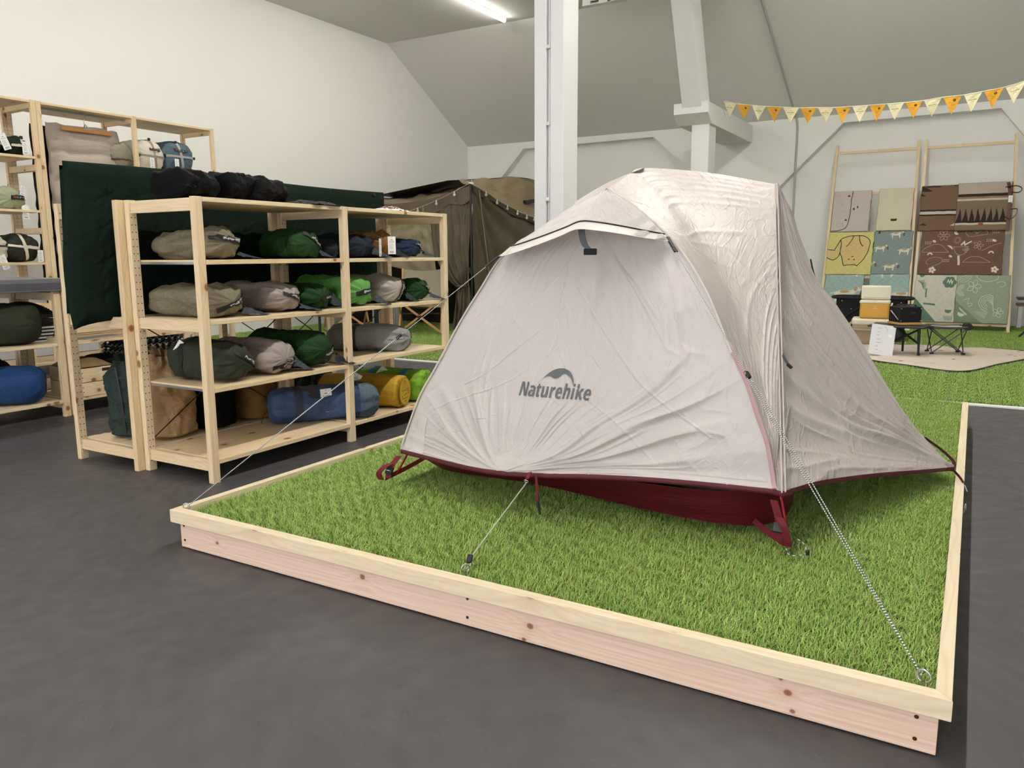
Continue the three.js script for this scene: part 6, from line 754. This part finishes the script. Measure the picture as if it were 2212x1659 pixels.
  obj('frame_rod', [rod([-0.33, 0.2, 0.222], [-0.05, 0.42, 0.222], 0.006), rod([0.33, 0.2, 0.222], [0.05, 0.42, 0.222], 0.006)], M.darkMetal, w); for (const [x, y] of [[-0.3, 0.44], [-0.2, 0.35], [-0.1, 0.27], [0.3, 0.43], [0.1, 0.43]]) { const g2 = new THREE.SphereGeometry(0.008, 10, 8); g2.translate(x, y, 0.215); obj('rivet', g2, M.steel, w); }
  const k = thing('side_table', 'black folding table cut by the right edge, standing by the back wall', 'table', [0.78, 0.02, -10.9]); obj('table_top', bx(0.66, 0.02, 0.4, 0, 0.44, 0, 'x', 0.004), M.black, k); obj('leg', bar([-0.28, 0, 0.1], [0.1, 0.43, 0.1], 0.022, 0.022), M.black, k); obj('leg', bar([0.28, 0, 0.1], [-0.1, 0.43, 0.1], 0.022, 0.022), M.black, k); obj('apron', bx(0.5, 0.04, 0.03, 0, 0.41, 0.12), M.black, k);
  const l2 = thing('low_bench', 'pale board with dark feet along the wall behind the right rack', 'bench', [0.95, 0.02, -12.2]); obj('bench_board', bx(0.9, 0.03, 0.2, 0, 0.3, 0, 'x'), std(0x7a5a44, 0.6), l2); for (const x of [-0.4, 0.4]) obj('bench_leg', bx(0.05, 0.28, 0.16, x, 0.14, 0, 'y'), M.white, l2);
}
{ // bunting
  const t = thing('bunting', 'string of cream and yellow cloth pennants hanging across the back of the shop', 'bunting', [0, 0, 0]);
  const P = [[-2.542, 2.652], [-2.393, 2.613], [-2.232, 2.583], [-2.073, 2.556], [-1.906, 2.533], [-1.726, 2.509], [-1.551, 2.495], [-1.382, 2.48], [-1.217, 2.475], [-1.054, 2.471], [-0.892, 2.468], [-0.727, 2.466], [-0.564, 2.469], [-0.398, 2.483], [-0.222, 2.487], [-0.059, 2.504], [0.113, 2.524]];
  const back = (x, y, z) => { const k = z / -9; return V(x * k, 1 + (y - 1) * k, z); };
  const depth = (i) => lerp(-10.3, -8.95, i / 16), corner = P.map(([x, y], i) => back(x, y, depth(i)));
  const nrm = corner[16].clone().sub(corner[0]).setY(0).normalize(); const ext = corner[16].clone().addScaledVector(nrm, 0.5).add(V(0, 0.09, 0));
  corner.push(corner[16].clone().addScaledVector(nrm, 0.19).add(V(0, 0.03, 0)));
  obj('bunting_cord', tube([V(-3.0, 2.77, -10.72), ...corner.map((p) => p.clone().add(V(0, 0.0, 0))), ext], 0.004, 120), std(0xe9e4d4, 0.7), t);
  const cream = new THREE.MeshStandardMaterial({ roughness: 0.85, side: THREE.DoubleSide, map: paint(160, 170, (c, w, h) => { fillBg(c, w, h, '#e4d9b0'); c.strokeStyle = '#5d5848'; c.fillStyle = '#2b2a26'; c.lineWidth = 2; c.beginPath(); c.moveTo(66, 44); c.quadraticCurveTo(80, 26, 96, 44); c.stroke(); c.font = 'bold 13px sans-serif'; c.textAlign = 'center'; c.fillText('Naturehike', 80, 62); c.fillRect(66, 72, 28, 2); }) });
  const yellow = new THREE.MeshStandardMaterial({ roughness: 0.85, side: THREE.DoubleSide, map: paint(160, 170, (c, w, h) => { fillBg(c, w, h, '#d9a02e'); c.fillStyle = '#2b2418'; c.beginPath(); c.ellipse(98, 38, 13, 12, 0, 0, 7); c.fill(); c.fillStyle = '#d9a02e'; c.fillRect(90, 36, 16, 3); c.strokeStyle = '#6d5320'; c.lineWidth = 2; c.beginPath(); c.moveTo(50, 62); c.quadraticCurveTo(64, 50, 72, 62); c.quadraticCurveTo(84, 72, 98, 58); c.moveTo(66, 80); c.lineTo(92, 78); c.stroke(); }) });
  for (let i = 0; i < 17; i++) {
    const a = corner[i], d = corner[i + 1].clone().sub(a); const L = d.length() * 0.93; d.normalize(); const sw = (rnd() - 0.5) * 0.05, H3 = 0.172 * (0.96 + rnd() * 0.06), tw = (rnd() - 0.5) * 0.05;
    const g = surf(14, 14, (u, v) => { const h = H3 * v, w2 = 1 - v; const p = a.clone().addScaledVector(d, L * (0.5 + (u - 0.5) * w2) + sw * v * 0.3); p.y -= h; p.z += 0.012 * Math.sin(u * 5 + i) * w2 * v * 2 + tw * v * v + 0.004 * Math.sin(v * 20 + u * 9 + i) * w2; return p; });
    { const u = g.attributes.uv; for (let j = 0; j < u.count; j++) { const v = u.getY(j); u.setXY(j, 0.5 + (u.getX(j) - 0.5) * (1 - v), 1 - v); } }
    obj('pennant', g, i % 2 ? yellow : cream, t);
  }
}
renderer.render(scene, camera);
